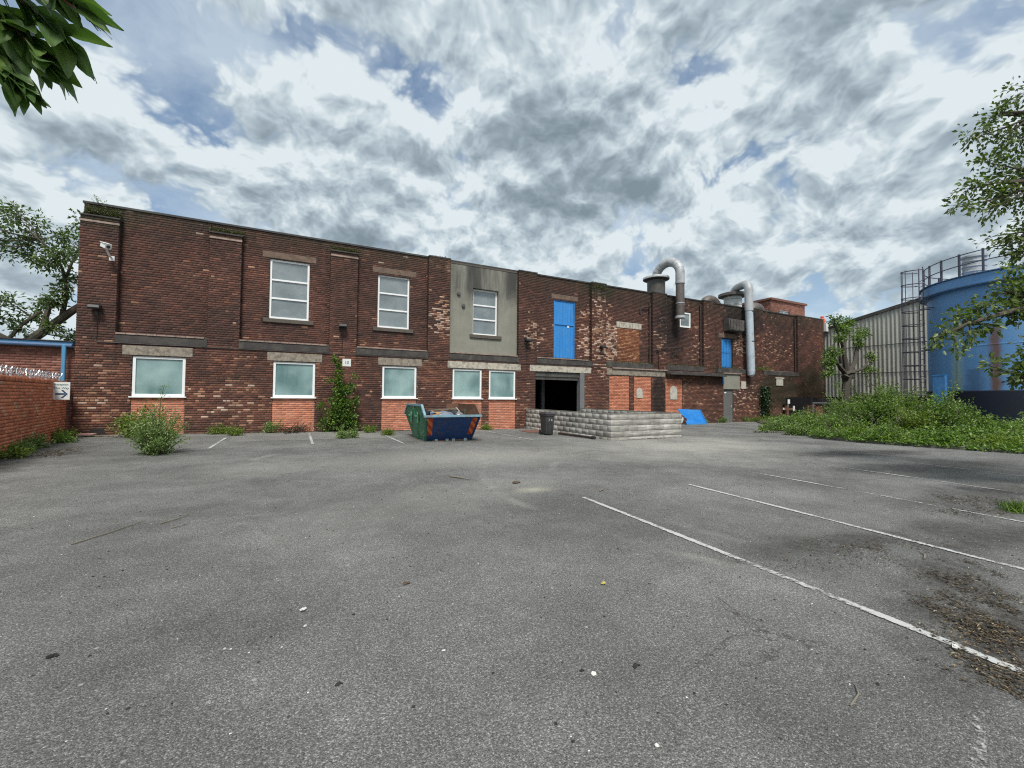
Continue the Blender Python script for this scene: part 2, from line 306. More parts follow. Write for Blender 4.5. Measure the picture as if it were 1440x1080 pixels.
# painted blue boards
for nm, c0, c1 in (('blue_door', (0.020, 0.20, 0.56), (0.040, 0.27, 0.66)), ('blue_door_dark', (0.03, 0.12, 0.30), (0.05, 0.20, 0.46))):
    m, t, b = mat(nm); p = pos(t)
    c = mix_(t, streaks(t, p, 9, 0.6, 0.3, 0.7), c0, c1)
    c = mix_(t, math_(t, 'MULTIPLY', streaks(t, p, 14, 1.4, 0.55, 0.75), 0.5), c, tuple(x*0.45 for x in c0))
    c = mix_(t, math_(t, 'MULTIPLY', ramp_(t, noise_(t, p, 5.0, 8, 0.7), [(0.52, 0.0), (0.66, 1.0)]), 0.45), c, (0.13, 0.27, 0.45))
    c = mix_(t, math_(t, 'MULTIPLY', ramp_(t, noise_(t, vmath(t, 'ADD', p, (9.0, 2.0, 4.0)), 13.0, 6, 0.7), [(0.62, 0.0), (0.68, 1.0)]), 0.6), c, (0.16, 0.13, 0.11))
    L(t, c, b.inputs['Base Color']); b.inputs['Roughness'].default_value = 0.5
# corrugated sheet
m, t, b = mat('corrugated'); p = pos(t)
c = mix_(t, noise_(t, p, 1.5, 6, 0.6), (0.37, 0.365, 0.325), (0.51, 0.50, 0.45))
c = mix_(t, math_(t, 'MULTIPLY', streaks(t, p, 9.0, 0.25, 0.45, 0.75), 0.6), c, (0.20, 0.185, 0.15))
L(t, c, b.inputs['Base Color']); b.inputs['Roughness'].default_value = 0.9
# tank: faded blue with pale run-off and rust
m, t, b = mat('tank_blue'); p = pos(t)
c = mix_(t, noise_(t, p, 0.7, 6, 0.6), (0.085, 0.24, 0.52), (0.16, 0.35, 0.62))
c = mix_(t, math_(t, 'MULTIPLY', streaks(t, p, 2.2, 0.12, 0.46, 0.72), 0.5), c, (0.19, 0.35, 0.56))
tcn = N(t, 'ShaderNodeTexCoord'); so_ = N(t, 'ShaderNodeSeparateXYZ'); L(t, tcn.outputs['Object'], so_.inputs[0])
ang = math_(t, 'ARCTAN2', so_.outputs[1], so_.outputs[0])
def run(a0, wd, z0, z1, col, k, c):
    wob = math_(t, 'MULTIPLY', math_(t, 'SUBTRACT', noise_(t, p, 2.5, 5, 0.7), 0.5), wd*1.4)
    d = math_(t, 'ABSOLUTE', math_(t, 'ADD', math_(t, 'SUBTRACT', ang, a0), wob))
    mk = ramp_(t, math_(t, 'DIVIDE', d, wd), [(0.25, 1.0), (1.0, 0.0)])
    zz = ramp_(t, math_(t, 'DIVIDE', math_(t, 'SUBTRACT', so_.outputs[2], z0), z1-z0), [(0.0, 1.0), (0.92, 0.9), (1.0, 0.0)])
    return mix_(t, math_(t, 'MULTIPLY', math_(t, 'MULTIPLY', mk, zz), k), c, col)
c = run(2.66, 0.10, 1.9, 5.9, (0.30, 0.44, 0.42), 0.75, c)
c = run(2.65, 0.022, 1.9, 5.9, (0.22, 0.24, 0.12), 0.6, c)
c = run(3.06, 0.075, 1.9, 5.0, (0.16, 0.075, 0.035), 0.95, c)
c = run(2.86, 0.13, 1.9, 3.0, (0.05, 0.09, 0.17), 0.6, c)
L(t, c, b.inputs['Base Color']); b.inputs['Roughness'].default_value = 0.5
# skip paints
for nm, c0, sc in (('skip_blue', (0.012, 0.055, 0.19), (0.10, 0.085, 0.08)), ('skip_green', (0.045, 0.19, 0.105), (0.38, 0.46, 0.36))):
    m, t, b = mat(nm); p = pos(t)
    c = mix_(t, noise_(t, p, 2.4, 6, 0.65), tuple(x*0.55 for x in c0), tuple(x*1.45 for x in c0))
    c = mix_(t, ramp_(t, noise_(t, p, 6.5, 7, 0.72), [(0.55, 0.0), (0.66, 1.0)]), c, sc)
    c = mix_(t, math_(t, 'MULTIPLY', streaks(t, p, 7, 0.9, 0.52, 0.72), 0.6), c, (0.06, 0.05, 0.045))
    L(t, c, b.inputs['Base Color']); b.inputs['Roughness'].default_value = 0.5
    bump(t, b, noise_(t, p, 5, 4, 0.5), 0.35, 0.02)
# hazard chevrons
m, t, b = mat('chevron'); p = pos(t); s = N(t, 'ShaderNodeSeparateXYZ'); L(t, p, s.inputs[0])
fr = math_(t, 'FRACT', math_(t, 'MULTIPLY', math_(t, 'ADD', s.outputs[0], s.outputs[2]), 4.2))
c = mix_(t, ramp_(t, fr, [(0.49, 0.0), (0.51, 1.0)]), (0.66, 0.17, 0.03), (0.42, 0.045, 0.02))
c = mix_(t, ramp_(t, noise_(t, p, 14, 5, 0.7), [(0.55, 0.0), (0.68, 0.8)]), c, (0.10, 0.06, 0.04))
L(t, c, b.inputs['Base Color']); b.inputs['Roughness'].default_value = 0.5

# asphalt
def blob(t, p, cx, cy, rx, ry, wob=0.9, sc=0.8, rot=0.0, lo=0.5):
    s = N(t, 'ShaderNodeSeparateXYZ'); L(t, p, s.inputs[0])
    dx = math_(t, 'SUBTRACT', s.outputs[0], cx); dy = math_(t, 'SUBTRACT', s.outputs[1], cy)
    a = math_(t, 'DIVIDE', math_(t, 'ADD', math_(t, 'MULTIPLY', dx, cos(rot)), math_(t, 'MULTIPLY', dy, sin(rot))), rx)
    c = math_(t, 'DIVIDE', math_(t, 'SUBTRACT', math_(t, 'MULTIPLY', dy, cos(rot)), math_(t, 'MULTIPLY', dx, sin(rot))), ry)
    d = math_(t, 'SQRT', math_(t, 'ADD', math_(t, 'MULTIPLY', a, a), math_(t, 'MULTIPLY', c, c)))
    d = math_(t, 'ADD', d, math_(t, 'MULTIPLY', math_(t, 'SUBTRACT', noise_(t, p, sc, 8, 0.68), 0.5), wob*2))
    return ramp_(t, d, [(lo, 1.0), (1.0, 0.0)])
def asphalt(name, base_lo, base_hi, marks=True, crack=False):
    m, t, b = mat(name); p = pos(t)
    c = mix_(t, ramp_(t, noise_(t, p, 0.35, 8, 0.66), [(0.36, 0.0), (0.64, 1.0)]), base_lo, base_hi)
    c = mix_(t, math_(t, 'MULTIPLY', ramp_(t, noise_(t, p, 2.3, 8, 0.7), [(0.35, 0.0), (0.7, 1.0)]), 0.35), c, tuple(x*0.6 for x in base_lo))
    # stone in the surface
    vo = N(t, 'ShaderNodeTexVoronoi'); vo.inputs['Scale'].default_value = 165; L(t, p, vo.inputs['Vector'])
    sv = N(t, 'ShaderNodeSeparateXYZ'); L(t, vo.outputs['Color'], sv.inputs[0])
    g = ramp_(t, sv.outputs[0], [(0.0, 0.55), (0.55, 0.9), (0.85, 1.2), (1.0, 2.0)])
    c2 = mix_(t, 1.0, c, g, 'MULTIPLY')
    n2 = noise_(t, p, 75, 4, 0.7)
    c2 = mix_(t, 1.0, c2, ramp_(t, n2, [(0.28, 0.5), (0.5, 1.0), (0.72, 1.6)]), 'MULTIPLY')
    vo2 = N(t, 'ShaderNodeTexVoronoi'); vo2.inputs['Scale'].default_value = 17; L(t, p, vo2.inputs['Vector'])
    sv2 = N(t, 'ShaderNodeSeparateXYZ'); L(t, vo2.outputs['Color'], sv2.inputs[0])
    chip = math_(t, 'MULTIPLY', ramp_(t, sv2.outputs[0], [(0.982, 0.0), (0.986, 1.0)]), ramp_(t, vo2.outputs['Distance'], [(0.14, 1.0), (0.22, 0.0)]))
    c2 = mix_(t, math_(t, 'MULTIPLY', chip, 0.7), c2, (0.42, 0.42, 0.39))
    chip2 = math_(t, 'MULTIPLY', ramp_(t, sv2.outputs[1], [(0.965, 0.0), (0.97, 1.0)]), ramp_(t, vo2.outputs['Distance'], [(0.12, 1.0), (0.2, 0.0)]))
    c2 = mix_(t, math_(t, 'MULTIPLY', chip2, 0.8), c2, (0.025, 0.022, 0.02))
    if marks:
        dusty = (0.42, 0.405, 0.36)
        grit = ramp_(t, n2, [(0.35, 0.45), (0.65, 1.0)])
        for a in ((11.0, 9.5, 5.8, 3.6, 0.9, 0.6, 0.2, 0.85), (4.0, 9.8, 4.2, 2.0, 0.9, 0.7, 0.1, 0.55), (2.2, 5.9, 3.0, 1.2, 1.0, 0.9, 0.3, 0.22), (-0.6, 9.5, 1.9, 1.2, 1.1, 0.9, 0.4, 0.30)):
            c2 = mix_(t, math_(t, 'MULTIPLY', math_(t, 'MULTIPLY', blob(t, p, *a[:7], lo=0.2), a[7]), grit), c2, dusty)
        c2 = mix_(t, math_(t, 'MULTIPLY', math_(t, 'MULTIPLY', blob(t, p, 3.32, 5.75, 0.42, 0.26, 0.5, 3.0, lo=0.1), 0.8), grit), c2, (0.46, 0.43, 0.34))
        # scuffs from turning tyres
        for cx, cy, r0, wd in ((1.2, 10.4, 2.1, 0.10), (1.5, 10.1, 2.6, 0.07), (-0.5, 7.6, 1.7, 0.08), (9.0, 4.5, 5.2, 0.12), (8.6, 5.2, 5.9, 0.10)):
            s = N(t, 'ShaderNodeSeparateXYZ'); L(t, p, s.inputs[0])
            dx = math_(t, 'SUBTRACT', s.outputs[0], cx); dy = math_(t, 'SUBTRACT', s.outputs[1], cy)
            d = math_(t, 'SQRT', math_(t, 'ADD', math_(t, 'MULTIPLY', dx, dx), math_(t, 'MULTIPLY', dy, dy)))
            q = ramp_(t, math_(t, 'DIVIDE', math_(t, 'ABSOLUTE', math_(t, 'SUBTRACT', d, r0)), wd), [(0.3, 1.0), (1.0, 0.0)])
            q = math_(t, 'MULTIPLY', q, ramp_(t, noise_(t, p, 0.6, 4, 0.6), [(0.5, 0.0), (0.62, 1.0)]))
            c2 = mix_(t, math_(t, 'MULTIPLY', q, 0.22), c2, dusty)
        dark = (0.042, 0.038, 0.033)
        dgrit = math_(t, 'MULTIPLY', ramp_(t, noise_(t, p, 14.0, 8, 0.75), [(0.34, 0.35), (0.56, 1.0)]), ramp_(t, noise_(t, p, 2.2, 8, 0.75), [(0.33, 0.25), (0.52, 1.0)]))
        crk = N(t, 'ShaderNodeTexVoronoi'); crk.feature = 'DISTANCE_TO_EDGE'; crk.inputs['Scale'].default_value = 0.33
        L(t, vmath(t, 'ADD', p, vmath(t, 'SCALE', noise_(t, p, 1.6, 5, 0.65, out=1), sc=0.9)), crk.inputs['Vector'])
        ck = math_(t, 'MULTIPLY', ramp_(t, crk.outputs['Distance'], [(0.0, 1.0), (0.0035, 0.0)]), ramp_(t, noise_(t, p, 0.45, 3, 0.5), [(0.50, 0.0), (0.58, 0.7)]))
        c2 = mix_(t, ck, c2, (0.035, 0.033, 0.03))
        for a in ((9.3, 2.5, 2.9, 0.80, 0.8, 1.0, 0.05, 0.72), (12.2, 4.1, 4.0, 0.8, 0.9, 0.9, -0.1, 0.72), (14.2, 5.9, 3.2, 0.7, 1.0, 0.9, -0.25, 0.85), (6.6, 1.7, 1.4, 0.3, 0.9, 1.2, -0.1, 0.8),
                  (5.2, 2.3, 2.2, 0.35, 1.0, 1.2, -0.15, 0.75), (4.2, 1.3, 1.5, 0.45, 1.0, 1.6, 0.25, 0.9), (3.9, 0.95, 0.9, 0.25, 0.9, 2.6, 0.28, 0.85), (-5.4, 13.5, 0.9, 3.8, 0.7, 1.4, 0.15, 0.8), (6.5, 13.2, 2.5, 1.0, 0.9, 0.9, 0.0, 0.30), (4.6, 14.4, 1.7, 1.6, 0.6, 1.4, 0.0, 0.6)):
            c2 = mix_(t, math_(t, 'MULTIPLY', math_(t, 'MULTIPLY', blob(t, p, *a[:7], lo=0.35), a[7]), dgrit), c2, dark)
    L(t, c2, b.inputs['Base Color']); b.inputs['Roughness'].default_value = 0.9; b.inputs['Specular IOR Level'].default_value = 0.3
    h = math_(t, 'ADD', math_(t, 'MULTIPLY', vo.outputs['Distance'], -1.0), math_(t, 'MULTIPLY', n2, 1.2))
    bump(t, b, h, 0.7, 0.010)
    return m
asphalt('asphalt', (0.125, 0.125, 0.119), (0.245, 0.243, 0.230))
asphalt('concrete_apron', (0.19, 0.185, 0.172), (0.27, 0.265, 0.245), marks=False)
# worn road paint: holes show the asphalt beneath
m, t, b = mat('road_paint'); p = pos(t)
c = mix_(t, noise_(t, p, 22, 5, 0.7), (0.32, 0.32, 0.31), (0.56, 0.56, 0.54))
L(t, c, b.inputs['Base Color']); b.inputs['Roughness'].default_value = 0.8
uvn = N(t, 'ShaderNodeUVMap'); s = N(t, 'ShaderNodeSeparateXYZ'); L(t, uvn.outputs[0], s.inputs[0])
edge = math_(t, 'ABSOLUTE', math_(t, 'SUBTRACT', s.outputs[1], 0.5))
a = math_(t, 'ADD', math_(t, 'MULTIPLY', noise_(t, p, 26, 7, 0.75), 1.0), math_(t, 'MULTIPLY', noise_(t, p, 1.6, 4, 0.6), 0.75))
a = math_(t, 'SUBTRACT', a, math_(t, 'MULTIPLY', math_(t, 'POWER', math_(t, 'MULTIPLY', edge, 2.0), 4.0), 0.32))
a = math_(t, 'SUBTRACT', a, math_(t, 'MULTIPLY', s.outputs[0], 0.5))
L(t, ramp_(t, a, [(0.72, 0.0), (0.86, 1.0)]), b.inputs['Alpha'])

def leafmat(name, dark, light, trans=0.35, rough=0.45, tip=None):
    m, t, b = mat(name)
    uv = N(t, 'ShaderNodeUVMap'); s = N(t, 'ShaderNodeSeparateXYZ'); L(t, uv.outputs[0], s.inputs[0])
    c = ramp_(t, s.outputs[0], [(0.0, dark), (0.6, tuple((x+y)/2 for x, y in zip(dark, light))), (0.93, light), (1.0, tip or light)])
    L(t, c, b.inputs['Base Color']); b.inputs['Roughness'].default_value = rough
    tr = N(t, 'ShaderNodeBsdfTranslucent'); L(t, mix_(t, 1.0, c, (1.25, 1.5, 0.55), 'MULTIPLY'), tr.inputs[0])
    ms = N(t, 'ShaderNodeMixShader'); ms.inputs[0].default_value = trans
    L(t, b.outputs[0], ms.inputs[1]); L(t, tr.outputs[0], ms.inputs[2])
    L(t, ms.outputs[0], t.nodes['Material Output'].inputs[0])
leafmat('leaf_tree', (0.05, 0.08, 0.02), (0.18, 0.24, 0.065), tip=(0.17, 0.20, 0.09))
leafmat('leaf_left', (0.055, 0.09, 0.032), (0.16, 0.23, 0.085), tip=(0.17, 0.21, 0.10))
leafmat('leaf_shrub', (0.050, 0.105, 0.020), (0.25, 0.37, 0.08), tip=(0.34, 0.43, 0.15))
leafmat('leaf_lime', (0.09, 0.14, 0.02), (0.24, 0.32, 0.06), tip=(0.35, 0.38, 0.14))
leafmat('leaf_sapling', (0.04, 0.095, 0.022), (0.19, 0.30, 0.055), tip=(0.36, 0.40, 0.10))
leafmat('leaf_weed', (0.085, 0.15, 0.045), (0.29, 0.39, 0.14), tip=(0.55, 0.55, 0.34))
leafmat('leaf_moss', (0.03, 0.035, 0.012), (0.11, 0.13, 0.035))
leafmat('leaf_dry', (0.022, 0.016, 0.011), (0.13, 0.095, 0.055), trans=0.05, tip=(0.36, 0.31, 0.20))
leafmat('leaf_near', (0.06, 0.12, 0.034), (0.15, 0.24, 0.06), trans=0.3, rough=0.35)
leafmat('leaf_ivy', (0.012, 0.030, 0.012), (0.04, 0.08, 0.03), trans=0.2)

# ------------------------------------------------------------------ mesh helpers
class MB:
    def __init__(s): s.v = []; s.f = []
    def add(s, vs, fs):
        k = len(s.v); s.v += [tuple(v) for v in vs]; s.f += [tuple(i+k for i in f) for f in fs]
    def box(s, x0, x1, y0, y1, z0, z1):
        s.add([(x0,y0,z0),(x1,y0,z0),(x1,y1,z0),(x0,y1,z0),(x0,y0,z1),(x1,y0,z1),(x1,y1,z1),(x0,y1,z1)],
              [(0,3,2,1),(4,5,6,7),(0,1,5,4),(1,2,6,5),(2,3,7,6),(3,0,4,7)]); return s
    def prism(s, poly, axis, a0, a1):
        """poly of 2D points extruded along axis ('x','y','z')"""
        def P_(p, a): return {'x': (a, p[0], p[1]), 'y': (p[0], a, p[1]), 'z': (p[0], p[1], a)}[axis]
        n = len(poly); s.add([P_(p, a0) for p in poly]+[P_(p, a1) for p in poly],
              [tuple(range(n))[::-1], tuple(range(n, 2*n))]+[(i, (i+1) % n, n+(i+1) % n, n+i) for i in range(n)]); return s
    def bar(s, a, b, w, h=None):
        """rectangular bar a->b"""
        h = h or w; a = Vector(a); b = Vector(b); d = (b-a).normalized()
        up = Vector((0,0,1)) if abs(d.z) < 0.95 else Vector((0,1,0))
        x = d.cross(up).normalized()*w/2; y = x.cross(d).normalized()*h/2
        vs = [p+sx*x+sy*y for p in (a, b) for sx, sy in ((-1,-1),(1,-1),(1,1),(-1,1))]
        s.add(vs, [(0,1,2,3),(7,6,5,4),(0,4,5,1),(1,5,6,2),(2,6,7,3),(3,7,4,0)]); return s
    def tube(s, pts, rad, n=8, caps=True):
        pts = [Vector(p) for p in pts]; rs = rad if isinstance(rad, (list, tuple)) else [rad]*len(pts)
        k = len(s.v); prev = None
        for i, p in enumerate(pts):
            d = (pts[min(i+1, len(pts)-1)]-pts[max(i-1, 0)]).normalized()
            if prev is None:
                up = Vector((0,0,1)) if abs(d.z) < 0.9 else Vector((1,0,0)); x = d.cross(up).normalized()
            else: x = (prev-d*prev.dot(d)).normalized()
            prev = x; y = d.cross(x)
            for j in range(n):
                a = 2*pi*j/n; s.v.append(tuple(p+(x*cos(a)+y*sin(a))*rs[i]))
        for i in range(len(pts)-1):
            for j in range(n):
                s.f.append((k+i*n+j, k+i*n+(j+1) % n, k+(i+1)*n+(j+1) % n, k+(i+1)*n+j))
        if caps:
            s.f.append(tuple(k+j for j in range(n))[::-1]); s.f.append(tuple(k+(len(pts)-1)*n+j for j in range(n)))
        return s
    def lathe(s, prof, cx, cy, n=24, a0=0, a1=2*pi):
        k = len(s.v); m = len(prof)
        for r, z in prof:
            for j in range(n): a = a0+(a1-a0)*j/n; s.v.append((cx+r*cos(a), cy+r*sin(a), z))
        for i in range(m-1):
            for j in range(n): s.f.append((k+i*n+j, k+i*n+(j+1) % n, k+(i+1)*n+(j+1) % n, k+(i+1)*n+j))
        if prof[0][0] > 0: s.f.append(tuple(k+j for j in range(n))[::-1])
        if prof[-1][0] > 0: s.f.append(tuple(k+(m-1)*n+j for j in range(n)))
        return s
    def blob(s, c, r, seed=0, sq=(1,1,1), amp=0.25):
        g = random.Random(seed); t_ = (1+5**.5)/2
        vs = [(-1,t_,0),(1,t_,0),(-1,-t_,0),(1,-t_,0),(0,-1,t_),(0,1,t_),(0,-1,-t_),(0,1,-t_),(t_,0,-1),(t_,0,1),(-t_,0,-1),(-t_,0,1)]
        fs = [(0,11,5),(0,5,1),(0,1,7),(0,7,10),(0,10,11),(1,5,9),(5,11,4),(11,10,2),(10,7,6),(7,1,8),(3,9,4),(3,4,2),(3,2,6),(3,6,8),(3,8,9),(4,9,5),(2,4,11),(6,2,10),(8,6,7),(9,8,1)]
        vs = [Vector(v).normalized()*r*(1+g.uniform(-amp, amp)) for v in vs]
        s.add([(c[0]+v.x*sq[0], c[1]+v.y*sq[1], c[2]+v.z*sq[2]) for v in vs], fs); return s

def arr_mesh(name, V, faces, uv=None, smooth=False):
    """V (n,3); faces list of (m,k) int arrays; uv per loop (sum m*k, 2)"""
    me = bpy.data.meshes.new(name)
    faces = [np.asarray(f, dtype=np.int32) for f in faces if len(f)]
    me.vertices.add(len(V)); me.vertices.foreach_set('co', np.asarray(V, dtype=np.float32).ravel())
    loops = np.concatenate([f.ravel() for f in faces]); tot = np.concatenate([np.full(len(f), f.shape[1], dtype=np.int32) for f in faces])
    me.loops.add(len(loops)); me.loops.foreach_set('vertex_index', loops)
    me.polygons.add(len(tot)); me.polygons.foreach_set('loop_start', np.concatenate([[0], np.cumsum(tot)[:-1]]).astype(np.int32))
    if smooth: me.polygons.foreach_set('use_smooth', np.ones(len(tot), dtype=bool))
    if uv is not None:
        l = me.uv_layers.new(name='UVMap'); l.data.foreach_set('uv', np.asarray(uv, dtype=np.float32).ravel())
    me.update(calc_edges=True); me.validate()
    return me

ROOTLOC = {}
def link(name, me, mname, parent=None, loc=None, label=None, kind=None, smooth=None, bevel=0):
    o = bpy.data.objects.new(name, me); COL.objects.link(o)
    if mname and not len(me.materials): me.materials.append(MATS[mname])
    if parent is not None:
        o.parent = parent
        if loc is None:
            r = parent
            o.location = -Vector(ROOTLOC[r.name]) if r.name in ROOTLOC else (0, 0, 0)
        else: o.location = loc
    elif loc is not None: o.location = loc
    if label: o['label'] = label
    if kind: o['kind'] = kind
    return o
def obj(name, mb, mname, parent=None, label=None, kind=None, smooth=False, bevel=0, loc=None):
    me = bpy.data.meshes.new(name); me.from_pydata(mb.v, [], mb.f); me.update()
    if smooth: me.polygons.foreach_set('use_smooth', np.ones(len(me.polygons), dtype=bool)); me.set_sharp_from_angle(angle=radians(35)); 
    o = link(name, me, mname, parent, loc, label, kind)
    if bevel:
        md = o.modifiers.new('bevel', 'BEVEL'); md.width = bevel; md.segments = 1; md.limit_method = 'ANGLE'
    return o
def thing(name, label, cat, loc, group=None):
    o = bpy.data.objects.new(name, None); COL.objects.link(o); o.location = loc; o.empty_display_size = 0.1
    ROOTLOC[o.name] = tuple(loc); o['label'] = label; o['category'] = cat
    if group: o['group'] = group
    return o
def tag(o, label, cat, group=None):
    o['label'] = label; o['category'] = cat
    if group: o['group'] = group
    return o
def structure(o): o['kind'] = 'structure'; return o

def gz(x, y):
    """ground height: the yard dips a little towards the middle of the building"""
    a = min(max((x+1.0)/11.0, 0), 1); a = a*a*(3-2*a); b = min(max((y-3.0)/12.0, 0), 1); b = b*b*(3-2*b)
    c = min(max((x-27.0)/8.0, 0), 1)
    return -0.14*a*b*(1-c) + 0.05*min(max((-x-2.0)/4.0, 0), 1)*b

# ------------------------------------------------------------------ brickwork
def subtract(iv, holes):
    out = [iv]
    for h0, h1 in holes:
        nx = []
        for a, b in out:
            if h1 <= a or h0 >= b: nx.append((a, b)); continue
            if h0 > a: nx.append((a, h0))
            if h1 < b: nx.append((h1, b))
        out = nx
    return out
def lay(regions, holes=(), pitch=0.083, blen=0.235, joint=0.013, z00=-0.5, header_every=5, cls=None, rg=rng):
    """list of bricks (u0,u1,z0,z1,cls,rand) laid in courses on regions (u0,u1,z0,z1)"""
    out = []
    for (a, b, z0, z1) in regions:
        k0 = math.floor((z0-z00)/pitch+0.5); k1 = math.floor((z1-z00)/pitch+0.5)
        for k in range(k0, k1):
            za = z00+k*pitch; zb = za+pitch-joint; zm = (za+zb)/2
            if header_every and k % header_every == 0: bl = blen/2; off = 0.06
            else: bl = blen; off = (k % 2)*blen/2
            for (c, d) in subtract((a, b), [(h[0], h[1]) for h in holes if h[2] <= zm <= h[3]]):
                i = math.floor((c-off)/bl)
                while off+i*bl < d:
                    u0 = max(c, off+i*bl); u1 = min(d, off+(i+1)*bl-joint)
                    i += 1
                    if u1-u0 < 0.035: continue
                    q = cls(u0, zm) if cls else rg.random()
                    out.append((u0, u1, za, zb, q, rg.random()))
    return out
def brick_arrays(B, origin, d, n, proud=0.012, jit=0.003, backd=0.02):
    """B (m,6). Wall plane passes origin, runs along 2D unit d, outward normal n."""
    B = np.array(B, dtype=float); m = len(B)
    o = np.array([origin[0], origin[1], 0.0]); D = np.array([d[0], d[1], 0.0]); Nn = np.array([n[0], n[1], 0.0]); Z = np.array([0, 0, 1.0])
    j = rng.uniform(-jit, jit, (m, 4)); front = proud+rng.uniform(-jit, jit, m)[:, None]+j*0.4
    us = np.stack([B[:,0], B[:,1], B[:,1], B[:,0]], 1); zs = np.stack([B[:,2], B[:,2], B[:,3], B[:,3]], 1)
    cf = 0.006
    usf = us+np.array([cf, -cf, -cf, cf])+rng.uniform(-.0025, .0025, us.shape); zsf = zs+np.array([cf, cf, -cf, -cf])*0.8+rng.uniform(-.002, .002, zs.shape)
    def pt(u, z, y): return o+u[..., None]*D+z[..., None]*Z+y[..., None]*Nn
    V = np.concatenate([pt(us, zs, np.full_like(us, -backd)), pt(us, zs, front-0.007), pt(usf, zsf, front+np.zeros_like(us))], 1)  # m,12,3
    q = np.array([(0,1,5,4),(1,2,6,5),(2,3,7,6),(3,0,4,7),(4,5,9,8),(5,6,10,9),(6,7,11,10),(7,4,8,11),(8,9,10,11)])
    # orientation: want outward normals when d x z = -n ... flip if needed
    nrm = np.cross(D, Z)
    if np.dot(nrm, Nn) < 0: q = q[:, ::-1]
    Fc = (q[None]+12*np.arange(m)[:, None, None]).reshape(-1, 4)
    uv = np.repeat(B[:, 4:6], 36, axis=0)
    return V.reshape(-1, 3), Fc, uv
def brickwork(parent, B, origin, d, n, mname, singles=0, view=(0, 0, 1.45), name='brick', **kw):
    """the bricks nearest to view are objects of their own, the rest one part"""
    B = sorted(B, key=lambda b: (origin[0]+d[0]*(b[0]+b[1])/2-view[0])**2+(origin[1]+d[1]*(b[0]+b[1])/2-view[1])**2+((b[2]+b[3])/2-view[2])**2) if singles else B
    if singles and not isinstance(singles, int):
        first = [b for b in B if singles(b)][:295]; ids = set(map(id, first)); rest = [b for b in B if id(b) not in ids]
    else: first, rest = B[:singles], B[singles:]
    base = -Vector(ROOTLOC[parent.name]) if parent.name in ROOTLOC else Vector((0, 0, 0))
    cache = {}
    for b in first:
        wd = round(b[1]-b[0], 2); key = (wd, int(b[4]*7), int(b[5]*2), )
        if key not in cache:
            V, Fc, uv = brick_arrays([(0, b[1]-b[0], 0, b[3]-b[2], b[4], b[5])], (0, 0), d, n, **kw)
            me = arr_mesh(name, V, [Fc], uv); me.materials.append(MATS[mname]); cache[key] = me
        o = bpy.data.objects.new(name, cache[key]); COL.objects.link(o); o.parent = parent
        o.location = base+Vector((origin[0]+d[0]*b[0], origin[1]+d[1]*b[0], b[2]))
    if rest:
        V, Fc, uv = brick_arrays(rest, origin, d, n, **kw)
        me = arr_mesh(name+'work', V, [Fc], uv)
        o = link(name+'work', me, mname, parent); o['kind'] = 'stuff'; return o
def cells(mb, regions, holes, y0, y1):
    """solid wall of boxes between y0 and y1 with holes (axis X)"""
    for (a, b, z0, z1) in regions:
        xs = sorted({a, b, *[h for H in holes for h in H[:2] if a < h < b]}); zs = sorted({z0, z1, *[h for H in holes for h in H[2:4] if z0 < h < z1]})
        for x0, x1 in zip(xs, xs[1:]):
            run0 = None
            for za, zb in zip(zs, zs[1:]):
                solid = not any(H[0] <= (x0+x1)/2 <= H[1] and H[2] <= (za+zb)/2 <= H[3] for H in holes)
                if solid: run0 = za if run0 is None else run0
                if (not solid or zb == zs[-1]) and run0 is not None:
                    mb.box(x0, x1, y0, y1, run0, zb if solid else za); run0 = None
# ------------------------------------------------------------------ ground
def ground_sheet():
    def ax(lo, hi, fine0, fine1, st):
        a = list(np.arange(fine0, fine1+1e-6, st)); v = fine0; s_ = st
        left = []
        while v > lo: s_ *= 1.5; v -= s_; left.append(max(v, lo))
        v = fine1; s_ = st; right = []
        while v < hi: s_ *= 1.5; v += s_; right.append(min(v, hi))
        return np.array(left[::-1]+a+right)
    xs = ax(-600, 600, -12, 42, 0.75); ys = ax(-600, 600, -6, 22, 0.75)
    V = np.array([(x, y, gz(x, y)) for y in ys for x in xs]); nx = len(xs)
    i = np.arange((len(ys)-1)*nx).reshape(-1, nx)[:, :-1].ravel()
    Fq = np.stack([i, i+1, i+nx+1, i+nx], 1)
    return arr_mesh('ground', V, [Fq], smooth=True)
structure(link('ground', ground_sheet(), 'asphalt'))

def sheet(name, poly, mname, lift=0.004, step=0.5, ragged=0.0, seed=0):
    """flat patch following the ground: poly is a list of (x, y) front points and matching back points"""
    g = random.Random(seed); mb = MB(); front, back = poly
    rows = []
    for (a, b) in zip(front, back):
        ja = g.uniform(-ragged, ragged); rows.append([(a[0], a[1]+ja), ((a[0]+b[0])/2, (a[1]+b[1])/2), b])
    for r in rows: mb.v += [(x, y, gz(x, y)+lift) for x, y in r]
    for i in range(len(rows)-1):
        k = i*3; mb.f += [(k, k+3, k+4, k+1), (k+1, k+4, k+5, k+2)]
    return obj(name, mb, mname)
def interp(p, q, n): return [(p[0]+(q[0]-p[0])*i/n, p[1]+(q[1]-p[1])*i/n) for i in range(n+1)]
# pale concrete apron strips along the foot of the building
a = sheet('concrete_apron', (interp((-6.6, 17.5), (-2.1, 17.3), 24), interp((-6.6, 18.6), (-2.1, 18.6), 24)), 'concrete_apron', ragged=0.04, seed=1); structure(a)
a = sheet('concrete_apron', (interp((-1.9, 15.2), (2.75, 15.0), 24), interp((-2.1, 18.6), (2.9, 18.6), 24)), 'concrete_apron', ragged=0.06, seed=2); structure(a)
a = sheet('concrete_apron', (interp((19.6, 17.3), (30.0, 17.6), 20), interp((19.6, 18.6), (30.0, 18.6), 20)), 'concrete_apron', ragged=0.05, seed=3); structure(a)

